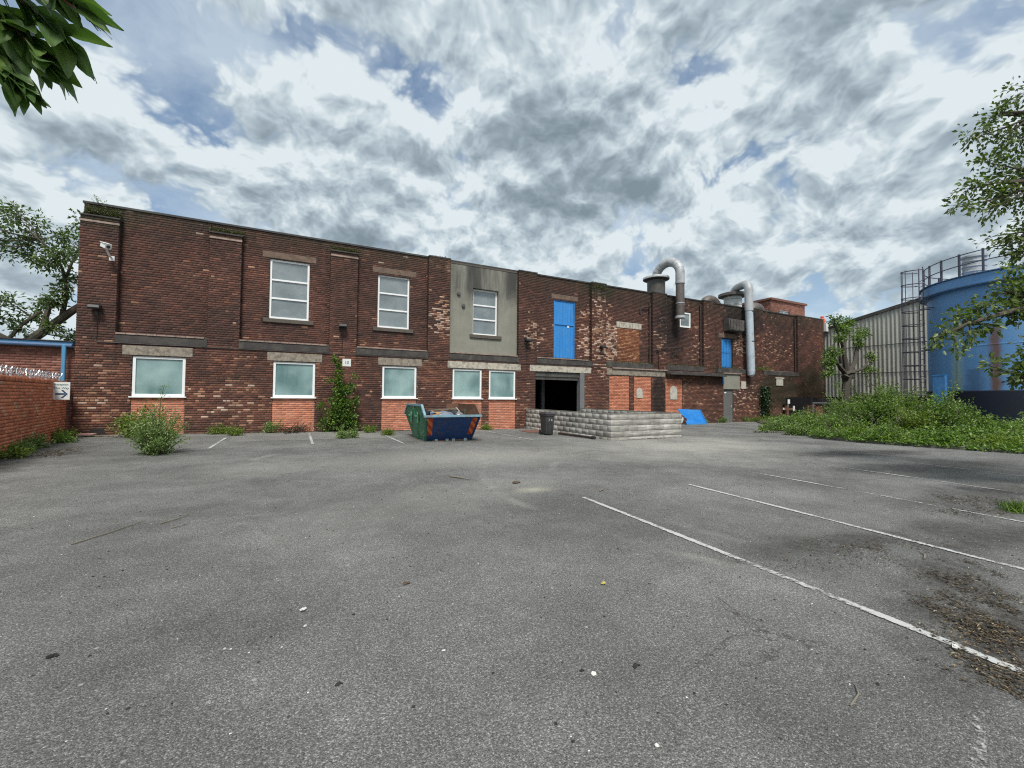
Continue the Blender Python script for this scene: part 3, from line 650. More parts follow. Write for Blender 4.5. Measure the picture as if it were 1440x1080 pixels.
def paint_line(p, q, wd, label, lift=0.008, group=None, wear=0.0):
    n = max(2, int((Vector(q)-Vector(p)).length/0.5)); d = (Vector(q)-Vector(p)).normalized(); s_ = Vector((-d.y, d.x))*wd/2
    V = []; uv = []
    for i in range(n+1):
        c = Vector(p)+(Vector(q)-Vector(p))*i/n
        for k in (-1, 1): x, y = c+s_*k; V.append((x, y, gz(x, y)+lift))
    Fq = [(2*i, 2*i+1, 2*i+3, 2*i+2) for i in range(n)]
    for i in range(n): uv += [(wear, 0), (wear, 1), (wear, 1), (wear, 0)]
    o = link('road_marking', arr_mesh('road_marking', np.array(V), [np.array(Fq)[:, ::-1]], uv), 'road_paint')
    o['kind'] = 'structure'; o['label'] = label
    return o
paint_line((3.70, 5.0), (3.40, -0.6), 0.085, 'nearest long white bay line running through the leaf litter', wear=0.02)
paint_line((5.88, 5.0), (5.50, 0.2), 0.085, 'second long white bay line')
paint_line((8.05, 5.4), (7.66, 0.5), 0.085, 'worn third bay line', wear=0.12)
paint_line((10.45, 5.2), (10.05, 1.4), 0.085, 'faint fourth bay line', wear=0.16)
paint_line((12.9, 5.6), (12.4, 2.4), 0.085, 'faint fifth bay line', wear=0.20)
paint_line((3.02, 0.84), (1.2, 0.36), 0.07, 'broken white line at the bottom right', wear=0.26)
for x, y0, y1, wr in ((-2.14, 16.6, 13.5, 0.0), (0.34, 17.5, 13.6, 0.02), (2.86, 16.4, 13.1, 0.05), (7.5, 17.1, 13.1, 0.06)):
    paint_line((x, y0), (x+0.03, y1), 0.10, 'short white bay line at the foot of the building', lift=0.013, wear=wr)
paint_line((23.6, 15.2), (17.2, 15.9), 0.10, 'faint white line before the grey door', wear=0.15)

# ------------------------------------------------------------------ the factory
X0, X1, ZT, YF, YR = -6.57, 37.3, 7.80, 18.612, 18.842
fac = thing('factory_building', 'long two storey dark brown brick factory with flat parapet and ground floor windows', 'building', (15, 18.6, 0))
PIL = [(-6.57, -5.60, 7.33), (-3.06, -2.08, 7.38), (1.03, 2.07, 7.38), (5.13, 6.14, ZT), (9.76, 10.80, ZT), (14.33, 15.30, ZT), (18.90, 20.00, ZT), (23.34, 24.40, ZT), (28.50, 29.50, ZT), (33.80, X1, ZT)]
LW = [(-5.14, -3.66), (-0.95, 0.54), (3.14, 4.64), (6.31, 7.79), (8.15, 9.61)]          # ground floor windows
LINT = [(-5.40, -3.46, 'lintel'), (-1.15, 0.78, 'lintel'), (2.96, 4.86, 'lintel'), (6.06, 9.88, 'lintel_pale'), (10.40, 14.27, 'lintel_pale')]
BRK = [(15.54, 17.02, 2.69), (17.38, 18.74, 2.69), (19.89, 21.36, 2.62)]
low_holes = [(a, b, -1, 2.73) for a, b in LW]+[(a, b, 2.75, 3.09) for a, b, _ in LINT]+[(10.74, 13.83, -1, 2.75), (25.20, 26.22, -1, 2.06), (25.17, 26.86, 2.06, 3.17)]
low_holes += [(a, b, -1, z) for a, b, z in BRK]+[(15.36, 19.86, 2.72, 3.08)]
UW = [(-1.16, 0.26, 4.43, 6.79), (2.93, 4.32, 4.41, 6.75)]
up_holes = UW+[(11.98, 13.33, 3.4, 6.66), (21.4, 22.4, 5.95, 6.95), (25.35, 26.5, 3.4, 5.55),
               (16.30, 18.00, 3.5, 5.50)]
up_lint = [(-1.41, 0.49, 6.81, 7.06), (2.70, 4.60, 6.80, 7.05), (11.82, 13.52, 6.70, 6.95), (16.24, 18.16, 5.52, 5.86), (25.05, 26.95, 5.57, 5.88)]
up_holes_b = up_holes+up_lint
BAYS = [(a[1], b[0]) for a, b in zip(PIL, PIL[1:])]

def wob(x, z, s=1.0, o=0.0):
    return (sin(x*1.7*s+o)+sin(x*0.9*s+z*2.3*s+1.3*o)+sin(z*3.1*s-x*0.6*s+o*2)+sin((x+z)*4.7*s+o)*0.6)/3.6
def old_cls(x, z):
    q = rng.normal(0.40, 0.12)
    if z < 3.2: q += 0.13+0.12*wob(x, z*2.5)
    q += 0.20*wob(x, z, 0.5, 2.0)+0.08*wob(x, z, 1.9, 1.0)
    pale = 0.010
    if z < 3.0: pale += 0.06*(wob(x, z*1.5, 1.0, 4.0) > 0.25)+0.004
    for cx, cz, rx, rz, k in ((15.2, 4.6, 1.9, 1.3, 0.75), (14.9, 6.0, 0.9, 1.8, 0.35), (5.65, 5.0, 0.6, 1.1, 0.55), (10.6, 4.6, 0.9, 0.8, 0.45), (15.4, 3.1, 1.3, 0.7, 0.4), (19.5, 5.2, 0.7, 1.5, 0.35),
                              (13.8, 4.8, 0.5, 1.6, 0.3), (27.2, 5.2, 0.9, 0.8, 0.7), (26.4, 1.4, 1.2, 1.5, 0.25), (28.0, 1.6, 1.5, 1.4, 0.22), (23.0, 5.0, 0.8, 1.6, 0.18), (31, 5.2, 3, 1.3, 0.14), (-6.1, 1.4, 0.5, 1.2, 0.25), (3.8, 0.9, 1.2, 0.9, 0.1), (-2.3, 1.2, 1.4, 1.0, 0.2)):
        d = ((x-cx)/rx)**2+((z-cz)/rz)**2
        if d < 1: pale = max(pale, k*(1-d)**0.5)
    if rng.random() < pale: q = rng.uniform(0.84, 1.0 if pale > 0.16 else 0.925)
    if 15.3 < x < 18.9 and 3.0 < z < 5.6 and rng.random() < 0.3: q += 0.25
    if z > 7.25: q += 0.12
    return min(max(q, 0), 1)

# mortar body
mb = MB()
cells(mb, [(X0, X1, -0.6, 3.46)], low_holes[:5]+[(10.74, 13.83, -1, 2.75), (25.20, 26.22, -1, 2.06)]+[(a, b, -1, z) for a, b, z in BRK], YF, YF+0.36)
for a, b, z in PIL: mb.box(a, b, YF, YR, 3.46, z)
for a, b in BAYS:
    if (a, b) == (6.14, 9.76): continue
    cells(mb, [(a, b, 3.46, ZT)], [h for h in up_holes[:5] if a <= h[0] < b], YR, YR+0.36)
for a, b, z in PIL: mb.box(a, b, YR, YR+0.36, 3.46, ZT)
obj('wall', mb, 'mortar_dark', fac)
mb = MB().box(X0, X0+0.3, YR+0.36, 48, -0.6, ZT).box(X1-0.3, X1, YR+0.36, 48, -0.6, ZT).box(X0, X1, 48, 48.3, -0.6, ZT)
obj('outer_wall', mb, 'mortar_dark', fac)
obj('roof', MB().box(X0+0.3, X1-0.3, YR+0.36, 48, 7.15, 7.35), 'roof_felt', fac)
# interior behind the loading door
mb = MB().box(7.0, 7.15, YF+0.37, 30, -0.3, 7.1).box(20.0, 20.15, YF+0.37, 30, -0.3, 7.1).box(7, 20.15, 30, 30.15, -0.3, 7.1).box(7.15, 20, YF+0.37, 30, -0.16, -0.12)
obj('inner_wall', mb, 'inner_wall', fac)
obj('inner_column', MB().box(12.55, 12.75, 21.0, 21.2, -0.12, 4), 'inner_post', fac); obj('inner_column', MB().box(12.0, 12.1, 22.0, 22.2, -0.12, 4), 'inner_wall', fac)

# bricks
B = lay([(X0, X1, -0.42, 3.17)], low_holes, cls=old_cls)
brickwork(fac, B, (0, YF), (1, 0), (0, -1), 'brick_old', singles=200, view=(-6.4, 18.6, 1.3))
allb = []
for a, b, z in PIL: allb += lay([(a, b, 3.17, z)], [], cls=old_cls)
brickwork(fac, allb, (0, YF), (1, 0), (0, -1), 'brick_old')
allb = []
for a, b in BAYS:
    if (a, b) == (6.14, 9.76): continue
    allb += lay([(a, b, 3.46, ZT)], up_holes_b, cls=old_cls)
for a, b, z in PIL[:3]: allb += lay([(a, b, z+0.05, ZT)], [], cls=old_cls)
brickwork(fac, allb, (0, YR), (1, 0), (0, -1), 'brick_old')
allb = lay([(16.30, 18.00, 3.46, 5.50)], [], cls=lambda x, z: min(1, max(0, rng.normal(0.5, 0.25))))
brickwork(fac, allb, (0, YR), (1, 0), (0, -1), 'brick_patch')
for a, b, z in PIL:                                              # returns of the pilasters
    R_ = lay([(0.012, 0.225, 3.46, z)], [], cls=lambda x, z: min(1, abs(rng.normal(0.16, 0.12))), header_every=0)
    brickwork(fac, R_, (a, YF), (0, 1), (-1, 0), 'brick_old')
    if b < X1: brickwork(fac, R_, (b, YF), (0, 1), (1, 0), 'brick_old')
S_ = lay([(0.01, 8.0, -0.42, 7.3)], [], cls=old_cls)
brickwork(fac, S_, (X0, YF), (0, 1), (-1, 0), 'brick_old')
# red infill below the windows and the blocked openings
def infill(a, b, z0, z1, singles=0):
    core = obj('infill_panel', MB().box(a+0.005, b-0.005, YF+0.025, YF+0.30, -0.5, z1), 'mortar_light' if z1 < 2 else 'mortar_red', fac)
    ROOTLOC[core.name] = (0, 0, 0)
    Bi = lay([(a+0.01, b-0.01, z0, z1-0.01)], [], header_every=0, pitch=0.082, joint=0.014, cls=lambda x, z: min(1, max(0, rng.normal(0.5, 0.22))))
    brickwork(core if not singles else core, Bi, (0, YF+0.025), (1, 0), (0, -1), 'brick_red', singles=singles, view=(a, 18, 1.3), proud=0.008, jit=0.0015)
for i, (a, b) in enumerate(LW): infill(a, b, -0.3, 1.30, 290 if i == 0 else 200)
for a, b, z in BRK: infill(a, b, -0.3, z)
# lintels, band courses, copings
for a, b, mn in LINT: obj('lintel', MB().box(a, b-0.003, YF-0.022, YF+0.30, 2.755, 3.085), mn, fac, bevel=0.012)
obj('lintel', MB().box(15.36, 19.86, YF-0.03, YF+0.05, 2.72, 3.08), 'lintel', fac, bevel=0.02, label='mossy pale lintel over the bricked up openings')
for a, b, z0, z1 in up_lint:
    if (a, z0) == (16.24, 5.52):
        for k in range(8): obj('lintel_block', MB().box(a+0.24*k+0.004, a+0.24*(k+1)-0.008, YR-0.016, YR+0.05, z0, z1), 'lintel_pale', fac)
    else: obj('lintel', MB().box(a, b, YR-0.018, YR+0.1, z0, z1), 'lintel_brown', fac, bevel=0.01)
for a, b in BAYS:
    mb = MB().prism([(YF-0.035, 3.17), (YR+0.0, 3.17), (YR+0.0, 3.52), (YF+0.05, 3.455), (YF-0.035, 3.44)], 'x', a+0.002, b-0.002)
    bd = obj('ledge_band', mb, 'ledge', fac)
    if a < 12: 
        k = a+0.02
        while k < b-0.25:                                       # tile creasing on top of the band
            obj('creasing_tile', MB().box(k, k+0.26, YF-0.06, YF+0.20, 3.445+0.004*random.random(), 3.496), 'ledge_top', bd); k += 0.272
obj('canopy_slab', MB().box(15.7, 20.0, YF-0.10, YF-0.036, 3.09, 3.16), 'ledge_top', fac)
obj('canopy_slab', MB().box(19.9, 25.02, YF-0.42, YF-0.002, 2.88, 2.965).box(19.9, 25.02, YF-0.16, YF-0.002, 2.97, 3.10), 'ledge', fac, label='thin grey slab projecting over the black painted wall')
mb = MB().box(X0-0.03, X1+0.03, YR-0.045, YR+0.40, ZT, ZT+0.07)
obj('coping', mb, 'coping', fac)
for a, b, z in PIL[3:]: obj('coping', MB().box(a-0.02, b+0.02, YF-0.03, YR-0.047, ZT, ZT+0.06), 'coping', fac)
for a, b, z in PIL[:3]:
    obj('pilaster_cap', MB().prism([(YF-0.05, z), (YR-0.003, z), (YR-0.003, z+0.13), (YF-0.05, z+0.045)], 'x', a-0.03, b+0.03), 'ledge', fac)
    obj('pilaster_course', MB().box(a-0.015, b+0.015, YF-0.03, YF-0.012, z-0.20, z-0.135), 'ledge_top', fac)
# ground floor windows
def upvc_window(a, b, z0, z1, y, rows, gm, fw=0.085, sill=True, cols=1, bars=None):
    mb = MB().box(a, a+fw, y, y+0.07, z0, z1).box(b-fw, b, y, y+0.07, z0, z1).box(a+fw, b-fw, y, y+0.07, z0, z0+fw).box(a+fw, b-fw, y, y+0.07, z1-fw, z1)
    hs = [z0+fw+(z1-z0-2*fw)*i/rows for i in range(rows+1)]
    for h in hs[1:-1]: mb.box(a+fw, b-fw, y, y+0.07, h-fw*0.45, h+fw*0.45)
    f = obj('window', mb, 'upvc', fac, bevel=0.004); ROOTLOC[f.name] = (0, 0, 0)
    for h0, h1 in zip(hs, hs[1:]):
        e = random.uniform(-0.004, 0.004); k0, k1 = h0-0.01, h1+0.01
        mp = MB(); mp.add([(a+fw-.01, y+0.045, k0), (b-fw+.01, y+0.045, k0), (b-fw+.01, y+0.045+e, k1), (a+fw-.01, y+0.045+e, k1),
                           (a+fw-.01, y+0.06, k0), (b-fw+.01, y+0.06, k0), (b-fw+.01, y+0.06+e, k1), (a+fw-.01, y+0.06+e, k1)],
                          [(0,1,2,3),(7,6,5,4),(0,4,5,1),(1,5,6,2),(2,6,7,3),(3,7,4,0)])
        obj('pane', mp, gm, f)
    if sill: obj('sill', MB().box(a-0.06, b+0.06, y-0.10, y+0.05, z0-0.045, z0-0.003), 'upvc', f, bevel=0.006)
    return f
for a, b in LW: upvc_window(a+0.01, b-0.01, 1.345, 2.735, YF+0.035, 1, 'glass_obscured')
for a, b, z0, z1 in UW:
    upvc_window(a+0.01, b-0.01, z0+0.01, z1-0.01, YR+0.06, 3, 'glass_clear', fw=0.075, sill=False)
    obj('stone_sill', MB().box(a-0.18, b+0.18, YR-0.07, YR+0.055, z0-0.16, z0-0.002), 'sill_stone', fac, bevel=0.01)
# rendered bay
mb = MB(); cells(mb, [(6.14, 9.76, 3.50, ZT)], [(7.36, 8.71, 4.43, 6.68)], YR-0.03, YR+0.34)
pn = obj('rendered_panel', mb, 'render_grey', fac); ROOTLOC[pn.name] = (0, 0, 0)
obj('parapet_drip', MB().box(6.16, 9.74, YR-0.045, YR-0.032, 7.72, 7.795), 'sill_stone', fac)
obj('stone_sill', MB().box(7.2, 8.87, YR-0.10, YR+0.05, 4.26, 4.428), 'sill_stone', fac, bevel=0.01)
upvc_window(7.37, 8.70, 4.44, 6.67, YR+0.14, 3, 'glass_clear', fw=0.075, sill=False)
for x, z in ((6.62, 6.30), (6.86, 5.75)):
    mb = MB().tube([(x, YR-0.10, z), (x, YR-0.02, z)], 0.085, 12).tube([(x, YR-0.115, z), (x, YR-0.10, z)], 0.06, 12); obj('capped_pipe_end', mb, 'galv_dark', fac, smooth=True)
for x, z in ((5.9, 6.35), (5.86, 5.75), (5.76, 5.3), (5.62, 4.85), (30.05, 7.1), (30.08, 6.5), (30.1, 5.9), (30.1, 5.3), (23.05, 6.2), (23.2, 5.7), (26.98, 5.05)):
    y = YR if not any(p[0] < x < p[1] for p in PIL) else YF
    s_ = 0.055+0.03*random.random()
    obj('wall_socket_hole', MB().blob((x, y-0.012, z), s_, int(x*100+z*10), (1.1, 0.16, 0.9)), 'stone_dark', fac)
# upper blue loading door
f = obj('loading_door', MB().box(11.98, 12.04, YR+0.02, YR+0.12, 3.53, 6.66).box(13.27, 13.33, YR+0.02, YR+0.12, 3.53, 6.66).box(12.04, 13.27, YR+0.02, YR+0.12, 6.60, 6.66).box(12.04, 13.27, YR+0.01, YR+0.09, 5.33, 5.41), 'blue_door', fac)
ROOTLOC[f.name] = (0, 0, 0)
k = 12.045
while k < 13.2:
    for z0, z1 in ((3.54, 5.33), (5.41, 6.60)): obj('door_board', MB().box(k, k+0.17, YR+0.05+random.random()*0.004, YR+0.085, z0, z1), 'blue_door', f, bevel=0.004)
    k += 0.1752
obj('door_sign', MB().box(12.86, 12.98, YR+0.035, YR+0.047, 5.22, 5.32), 'upvc', f)
# roller shutter over the loading entrance
f = obj('roller_shutter', MB().box(10.75, 13.52, YF+0.06, YF+0.34, 2.50, 2.74), 'galv_dark', fac, bevel=0.01); ROOTLOC[f.name] = (0, 0, 0)
for i in range(2): obj('shutter_slat', MB().box(10.80, 13.48, YF+0.10+0.003*i, YF+0.13+0.003*i, 2.35+0.075*i, 2.418+0.075*i), 'galv_dark', f)
obj('door_jamb', MB().box(13.53, 13.82, YF-0.02, YF+0.30, -0.4, 2.745), 'inner_post', fac, bevel=0.01, label='pale grey concrete jamb beside the loading entrance')
# grey steel door with concrete panel over it
f = obj('steel_door', MB().box(25.23, 26.20, YF+0.06, YF+0.11, -0.14, 2.03), 'grey_paint', fac); ROOTLOC[f.name] = (0, 0, 0)
obj('door_frame', MB().box(25.203, 25.25, YF+0.02, YF+0.14, -0.14, 2.055).box(26.17, 26.217, YF+0.02, YF+0.14, -0.14, 2.055).box(25.25, 26.17, YF+0.02, YF+0.14, 2.01, 2.055), 'grey_paint', f)
obj('handle', MB().box(26.02, 26.06, YF+0.02, YF+0.058, 0.85, 1.02), 'galv', f); obj('door_plate', MB().box(25.35, 25.55, YF+0.045, YF+0.058, 1.80, 1.88), 'upvc', f)
obj('concrete_panel', MB().box(25.17, 26.85, YF-0.04, YF+0.1, 2.07, 3.165), 'render_grey', fac, bevel=0.01)
obj('concrete_panel', MB().box(25.10, 26.95, YF-0.12, YF-0.042, 3.10, 3.18), 'ledge_top', fac)
obj('blue_board', MB().box(25.02, 25.165, YF-0.09, YF-0.042, 2.42, 3.06), 'blue_door_dark', fac)
# upper blue door on the right
f = obj('upper_door', MB().box(25.36, 26.49, YR+0.10, YR+0.15, 3.53, 5.54), 'blue_door_dark', fac); ROOTLOC[f.name] = (0, 0, 0)
for i in range(3): obj('door_board', MB().box(25.40+i*0.28, 25.66+i*0.28, YR+0.08, YR+0.098, 3.55, 4.5).box(25.40+i*0.28, 25.66+i*0.28, YR+0.08, YR+0.098, 4.56, 5.5), 'blue_door', f, bevel=0.005)
# small window by the duct
upvc_window(21.41, 22.39, 5.96, 6.94, YR+0.02, 1, 'glass_clear', fw=0.10, sill=False)
# round and square plaques
def arched(x, z, rx, rz, y):
    mb = MB(); n = 20
    pts = [(-rx, -rz), (rx, -rz)]+[(rx*cos(i*pi/n), rz*0.15+rz*0.85*sin(i*pi/n)) for i in range(n+1)]
    m_ = len(pts)
    mb.add([(x+p[0], y, z+p[1]) for p in pts]+[(x+p[0], y+0.03, z+p[1]) for p in pts], [tuple(range(m_))]+[(i, m_+i, m_+(i+1) % m_, (i+1) % m_) for i in range(m_)])
    return mb
obj('arched_plaque', arched(17.80, 1.73, 0.23, 0.30, YF-0.012), 'plaque', fac, label='pale arched plaque on the middle bricked up opening')
obj('arched_plaque', arched(20.58, 1.78, 0.29, 0.42, YF-0.012), 'plaque', fac, label='larger pale arched plaque on the right bricked up opening')
obj('plaque', MB().box(27.0, 27.5, YF-0.05, YF-0.013, 2.12, 2.63), 'plaque', fac, label='small blank pale plaque right of the grey door', bevel=0.01)
obj('plaque', MB().box(30.95, 31.75, YF-0.06, YF-0.013, 2.42, 3.0).box(30.85, 31.85, YF-0.09, YF-0.013, 2.93, 3.02), 'plaque', fac, label='weathered plaque with a moulded top', bevel=0.01)
# conduit that runs under the band with drops to each floodlight
mb = MB().tube([(-6.05, YF-0.035, 4.2), (-6.05, YF-0.035, 3.145), (15.0, YF-0.055, 3.13)], 0.014, 5)
for x in (1.51, 10.21): mb.tube([(x, YF-0.035, 4.2), (x, YF-0.035, 3.13)], 0.014, 5)
obj('conduit', mb, 'black_metal', fac)
obj('broken_air_brick', MB().box(-6.15, -5.75, YF-0.014, YF-0.010, 0.10, 0.28), 'stone_dark', fac)

def downpipe(x, z0, z1, label):
    t_ = thing('downpipe', label, 'downpipe', (x, YF-0.06, z0), 'black downpipes on the factory wall')
    obj('pipe', MB().tube([(x, YR-0.09, z1), (x, YR-0.09, z0)], 0.055, 10), 'cast_iron', t_, smooth=True)
    z = z0+0.5
    while z < z1: obj('bracket', MB().tube([(x, YR-0.09, z), (x, YR-0.09, z+0.08)], 0.072, 10).box(x-0.02, x+0.02, YR-0.05, YR+0.0, z+.02, z+.06), 'cast_iron', t_); z += 1.3
    return t_
downpipe(18.76, 3.5, 7.2, 'black cast iron downpipe left of the thick grey duct')
downpipe(23.20, 3.5, 7.55, 'black cast iron downpipe between small white window and blue upper door')
downpipe(33.64, 3.5, 7.6, 'black cast iron downpipe near the right hand end of the factory')

# floodlights, camera, number board
def floodlight(x, z, y, label, arm=False):
    t_ = thing('floodlight', label, 'floodlight', (x, y, z), 'floodlights on the factory wall')
    obj('lamp_body', MB().prism([(y-0.30, z+0.02), (y-0.27, z+0.12), (y-0.05, z+0.14), (y-0.05, z+0.02), (y-0.28, z-0.02)], 'x', x-0.15, x+0.15), 'black_metal', t_, bevel=0.008)
    obj('lens', MB().prism([(y-0.306, z+0.028), (y-0.276, z+0.112), (y-0.27, z+0.11), (y-0.30, z+0.028)], 'x', x-0.12, x+0.12), 'black_metal', t_)
    obj('bracket', MB().box(x-0.03, x+0.03, y-0.06, y, z-0.08, z+0.08).box(x-0.05, x+0.05, y-0.02, y, z-0.20, z-0.08), 'black_metal', t_)
floodlight(-6.08, 4.22, YF-0.012, 'black floodlight on the leftmost pilaster')
floodlight(1.51, 4.24, YF-0.012, 'black floodlight above the white number board')
floodlight(10.21, 4.24, YF-0.012, 'black floodlight left of the blue loading door')
floodlight(14.95, 4.20, YF-0.012, 'black floodlight on the white stained pilaster')
t_ = thing('security_camera', 'white security camera high on the left pilaster', 'camera', (-5.75, YF, 6.1))
obj('camera_housing', MB().bar((-5.86, YF-0.36, 6.32), (-5.66, YF-0.62, 6.20), 0.17, 0.15).bar((-5.875, YF-0.34, 6.41), (-5.655, YF-0.66, 6.285), 0.20, 0.012), 'cam_white', t_, bevel=0.012)
obj('lens', MB().tube([(-5.665, YF-0.615, 6.2), (-5.655, YF-0.632, 6.194)], 0.05, 12), 'black_metal', t_)
obj('bracket', MB().tube([(-5.75, YF-0.01, 5.98), (-5.75, YF-0.25, 6.02), (-5.78, YF-0.44, 6.20)], 0.03, 8).box(-5.82, -5.68, YF-0.03, YF-0.008, 5.90, 6.06), 'cam_white', t_)

def text_obj(name, body, size, loc, rot, mname, parent, align='CENTER', depth=0.003):
    cu = bpy.data.curves.new(name, 'FONT'); cu.body = body; cu.size = size; cu.align_x = align; cu.align_y = 'CENTER'; cu.extrude = depth; cu.resolution_u = 4
    tmp = bpy.data.objects.new(name, cu); COL.objects.link(tmp); bpy.context.view_layer.update()
    dg = bpy.context.evaluated_depsgraph_get(); me = bpy.data.meshes.new_from_object(tmp.evaluated_get(dg)); bpy.data.objects.remove(tmp)
    me.materials.clear(); me.materials.append(MATS[mname])
    o = bpy.data.objects.new(name, me); COL.objects.link(o); o.parent = parent
    o.location = Vector(loc)-Vector(ROOTLOC[parent.name]); o.rotation_euler = rot; return o
t_ = thing('number_board', 'square white board reading 10 between sapling and second pair of windows', 'sign', (1.70, YF-0.02, 2.64))
obj('board', MB().box(1.54, 1.87, YF-0.035, YF-0.013, 2.64, 2.95), 'white_paint', t_, bevel=0.003)
text_obj('number', '10', 0.17, (1.705, YF-0.039, 2.795), (pi/2, 0, 0), 'text_blue', t_)

# pipework above the canopy
t_ = thing('bracket_pipework', 'rusty black bent pipe bracket with a slanting brace above the canopy', 'pipework', (19.3, YF, 3.2))
obj('upright', MB().tube([(19.26, YF-0.10, 3.1), (19.26, YF-0.10, 4.42), (19.5, YF-0.16, 4.50)], 0.03, 6).tube([(19.1, YF-0.10, 4.3), (19.35, YF-0.12, 4.42)], 0.06, 6), 'cast_iron', t_)
obj('arm', MB().tube([(19.5, YF-0.12, 4.50), (21.3, YF-0.14, 4.55), (21.42, YF-0.2, 4.62)], 0.028, 6).tube([(21.3, YF-0.14, 4.55), (20.85, YR-0.02, 4.15), (20.72, YR-0.02, 3.9)], 0.028, 6), 'cast_iron', t_)
t_ = thing('vent_pipe', 'short rusty vent pipe rising from the canopy slab', 'pipe', (24.5, YF-0.05, 3.1)); obj('pipe', MB().tube([(24.5, YF-0.1, 2.95), (24.5, YF-0.1, 3.95)], 0.035, 8).tube([(24.5, YF-0.1, 3.9), (24.5, YF-0.1, 4.0)], 0.055, 8), 'cast_iron', t_)
t_ = thing('wall_hook', 'black iron bracket below parapet left of the thick duct', 'bracket', (18.4, YR, 6.9)); obj('arm', MB().tube([(18.75, YR-0.14, 6.98), (18.2, YR-0.12, 6.86), (18.05, YR-0.02, 6.70)], 0.035, 6).box(17.98, 18.1, YR-0.06, YR-0.012, 6.45, 6.75), 'cast_iron', t_)

# ducts
def arc(c, r, a0, a1, n, ax=(1, 0, 0)):
    return [tuple(Vector(c)+Vector(ax)*r*cos(a0+(a1-a0)*i/n)+Vector((0, 0, 1))*r*sin(a0+(a1-a0)*i/n)) for i in range(n+1)]
def swan(p, q, top, z0, z1, rad, rb, n=9):
    """pipe that rises at p, bends over towards q and comes down"""
    P_, Q = Vector((*p, 0)), Vector((*q, 0)); d = (Q-P_); ln = d.length; d.normalize(); up = Vector((0, 0, 1))
    pts = [P_+up*z0]
    for i in range(n+1):
        a = pi-(pi/2)*i/n; pts.append(P_+d*(rb+rb*cos(a))+up*(top-rb+rb*sin(a)))
    for i in range(n+1):
        a = pi/2-(pi/2)*i/n; pts.append(Q+d*(-rb+rb*cos(a))+up*(top-rb+rb*sin(a)))
    return pts+[Q+up*z1]
t_ = thing('exhaust_duct', 'short thick grey swan neck duct with dark lower section over the parapet', 'duct', (20.6, 19.9, 7.35))
obj('base_stack', MB().lathe([(0.56, 7.30), (0.56, 9.02), (0.80, 9.10), (0.80, 9.24), (0.42, 9.34), (0.1, 9.34)], 20.5, 19.95, 28), 'galv_dark', t_, smooth=True)
obj('flange', MB().lathe([(0.81, 9.10), (0.83, 9.12), (0.83, 9.22), (0.81, 9.25)], 20.5, 19.95, 28), 'galv', t_, smooth=True)
sp = swan((20.5, 19.95), (20.78, 18.27), 10.02, 9.25, 8.55, 0.30, 0.84, 10)
obj('bent_pipe', MB().tube(sp, 0.27, 20), 'galv', t_, smooth=True)
for i in (2, 4, 6, 8, 10, 12, 14, 16, 18, 20):
    a_ = Vector(sp[i]); d_ = (Vector(sp[i+1])-Vector(sp[i-1])).normalized(); obj('seam_band', MB().tube([a_-d_*0.014, a_+d_*0.014], 0.278, 20), 'galv', t_, smooth=True)
obj('drop_pipe', MB().tube([(20.78, 18.27, 8.56), (20.78, 18.27, 6.44)], 0.255, 20), 'duct_old', t_, smooth=True)
obj('collar', MB().tube([(20.78, 18.27, 8.62), (20.78, 18.27, 8.50)], 0.285, 20).tube([(20.78, 18.27, 7.30), (20.78, 18.27, 7.25)], 0.27, 20), 'galv', t_, smooth=True)
obj('end_ring', MB().tube([(20.78, 18.27, 6.50), (20.78, 18.27, 6.36)], 0.31, 20), 'galv', t_, smooth=True)
t_ = thing('exhaust_duct', 'tall thin pale blue grey duct coming down the wall to the ledge', 'duct', (28.4, 20.2, 7.35))
obj('base_stack', MB().lathe([(0.60, 7.30), (0.60, 8.95), (0.62, 8.97), (0.1, 9.0)], 28.45, 20.2, 28), 'white_paint', t_, smooth=True)
obj('flange', MB().lathe([(0.60, 8.93), (0.98, 8.98), (0.98, 9.16), (0.60, 9.28), (0.1, 9.30)], 28.45, 20.2, 28), 'duct_old', t_, smooth=True)
for z in (7.9, 8.3, 8.7): obj('band', MB().lathe([(0.606, z), (0.615, z+.01), (0.615, z+.05), (0.606, z+.06)], 28.45, 20.2, 28), 'galv', t_, smooth=True)
sp = swan((28.4, 20.1), (27.55, 18.35), 9.50, 9.2, 7.5, 0.33, 0.55, 8)
obj('bent_pipe', MB().tube(sp, 0.27, 20), 'galv', t_, smooth=True)
obj('drop_pipe', MB().tube([(27.55, 18.35, 7.55), (27.70, 18.33, 3.35)], 0.25, 20), 'galv_blue', t_, smooth=True)
obj('nozzle', MB().tube([(27.70, 18.33, 3.36), (27.71, 18.33, 3.12), (27.80, 18.30, 2.98)], [0.25, 0.235, 0.10], 20), 'galv_blue', t_, smooth=True)
obj('clamp', MB().tube([(27.60, 18.35, 7.50), (27.60, 18.35, 7.43)], 0.27, 20).tube([(27.65, 18.34, 5.42), (27.65, 18.34, 5.36)], 0.265, 20).bar((27.3, 18.4, 5.39), (27.3, 18.84, 5.39), 0.05), 'black_metal', t_, smooth=True)
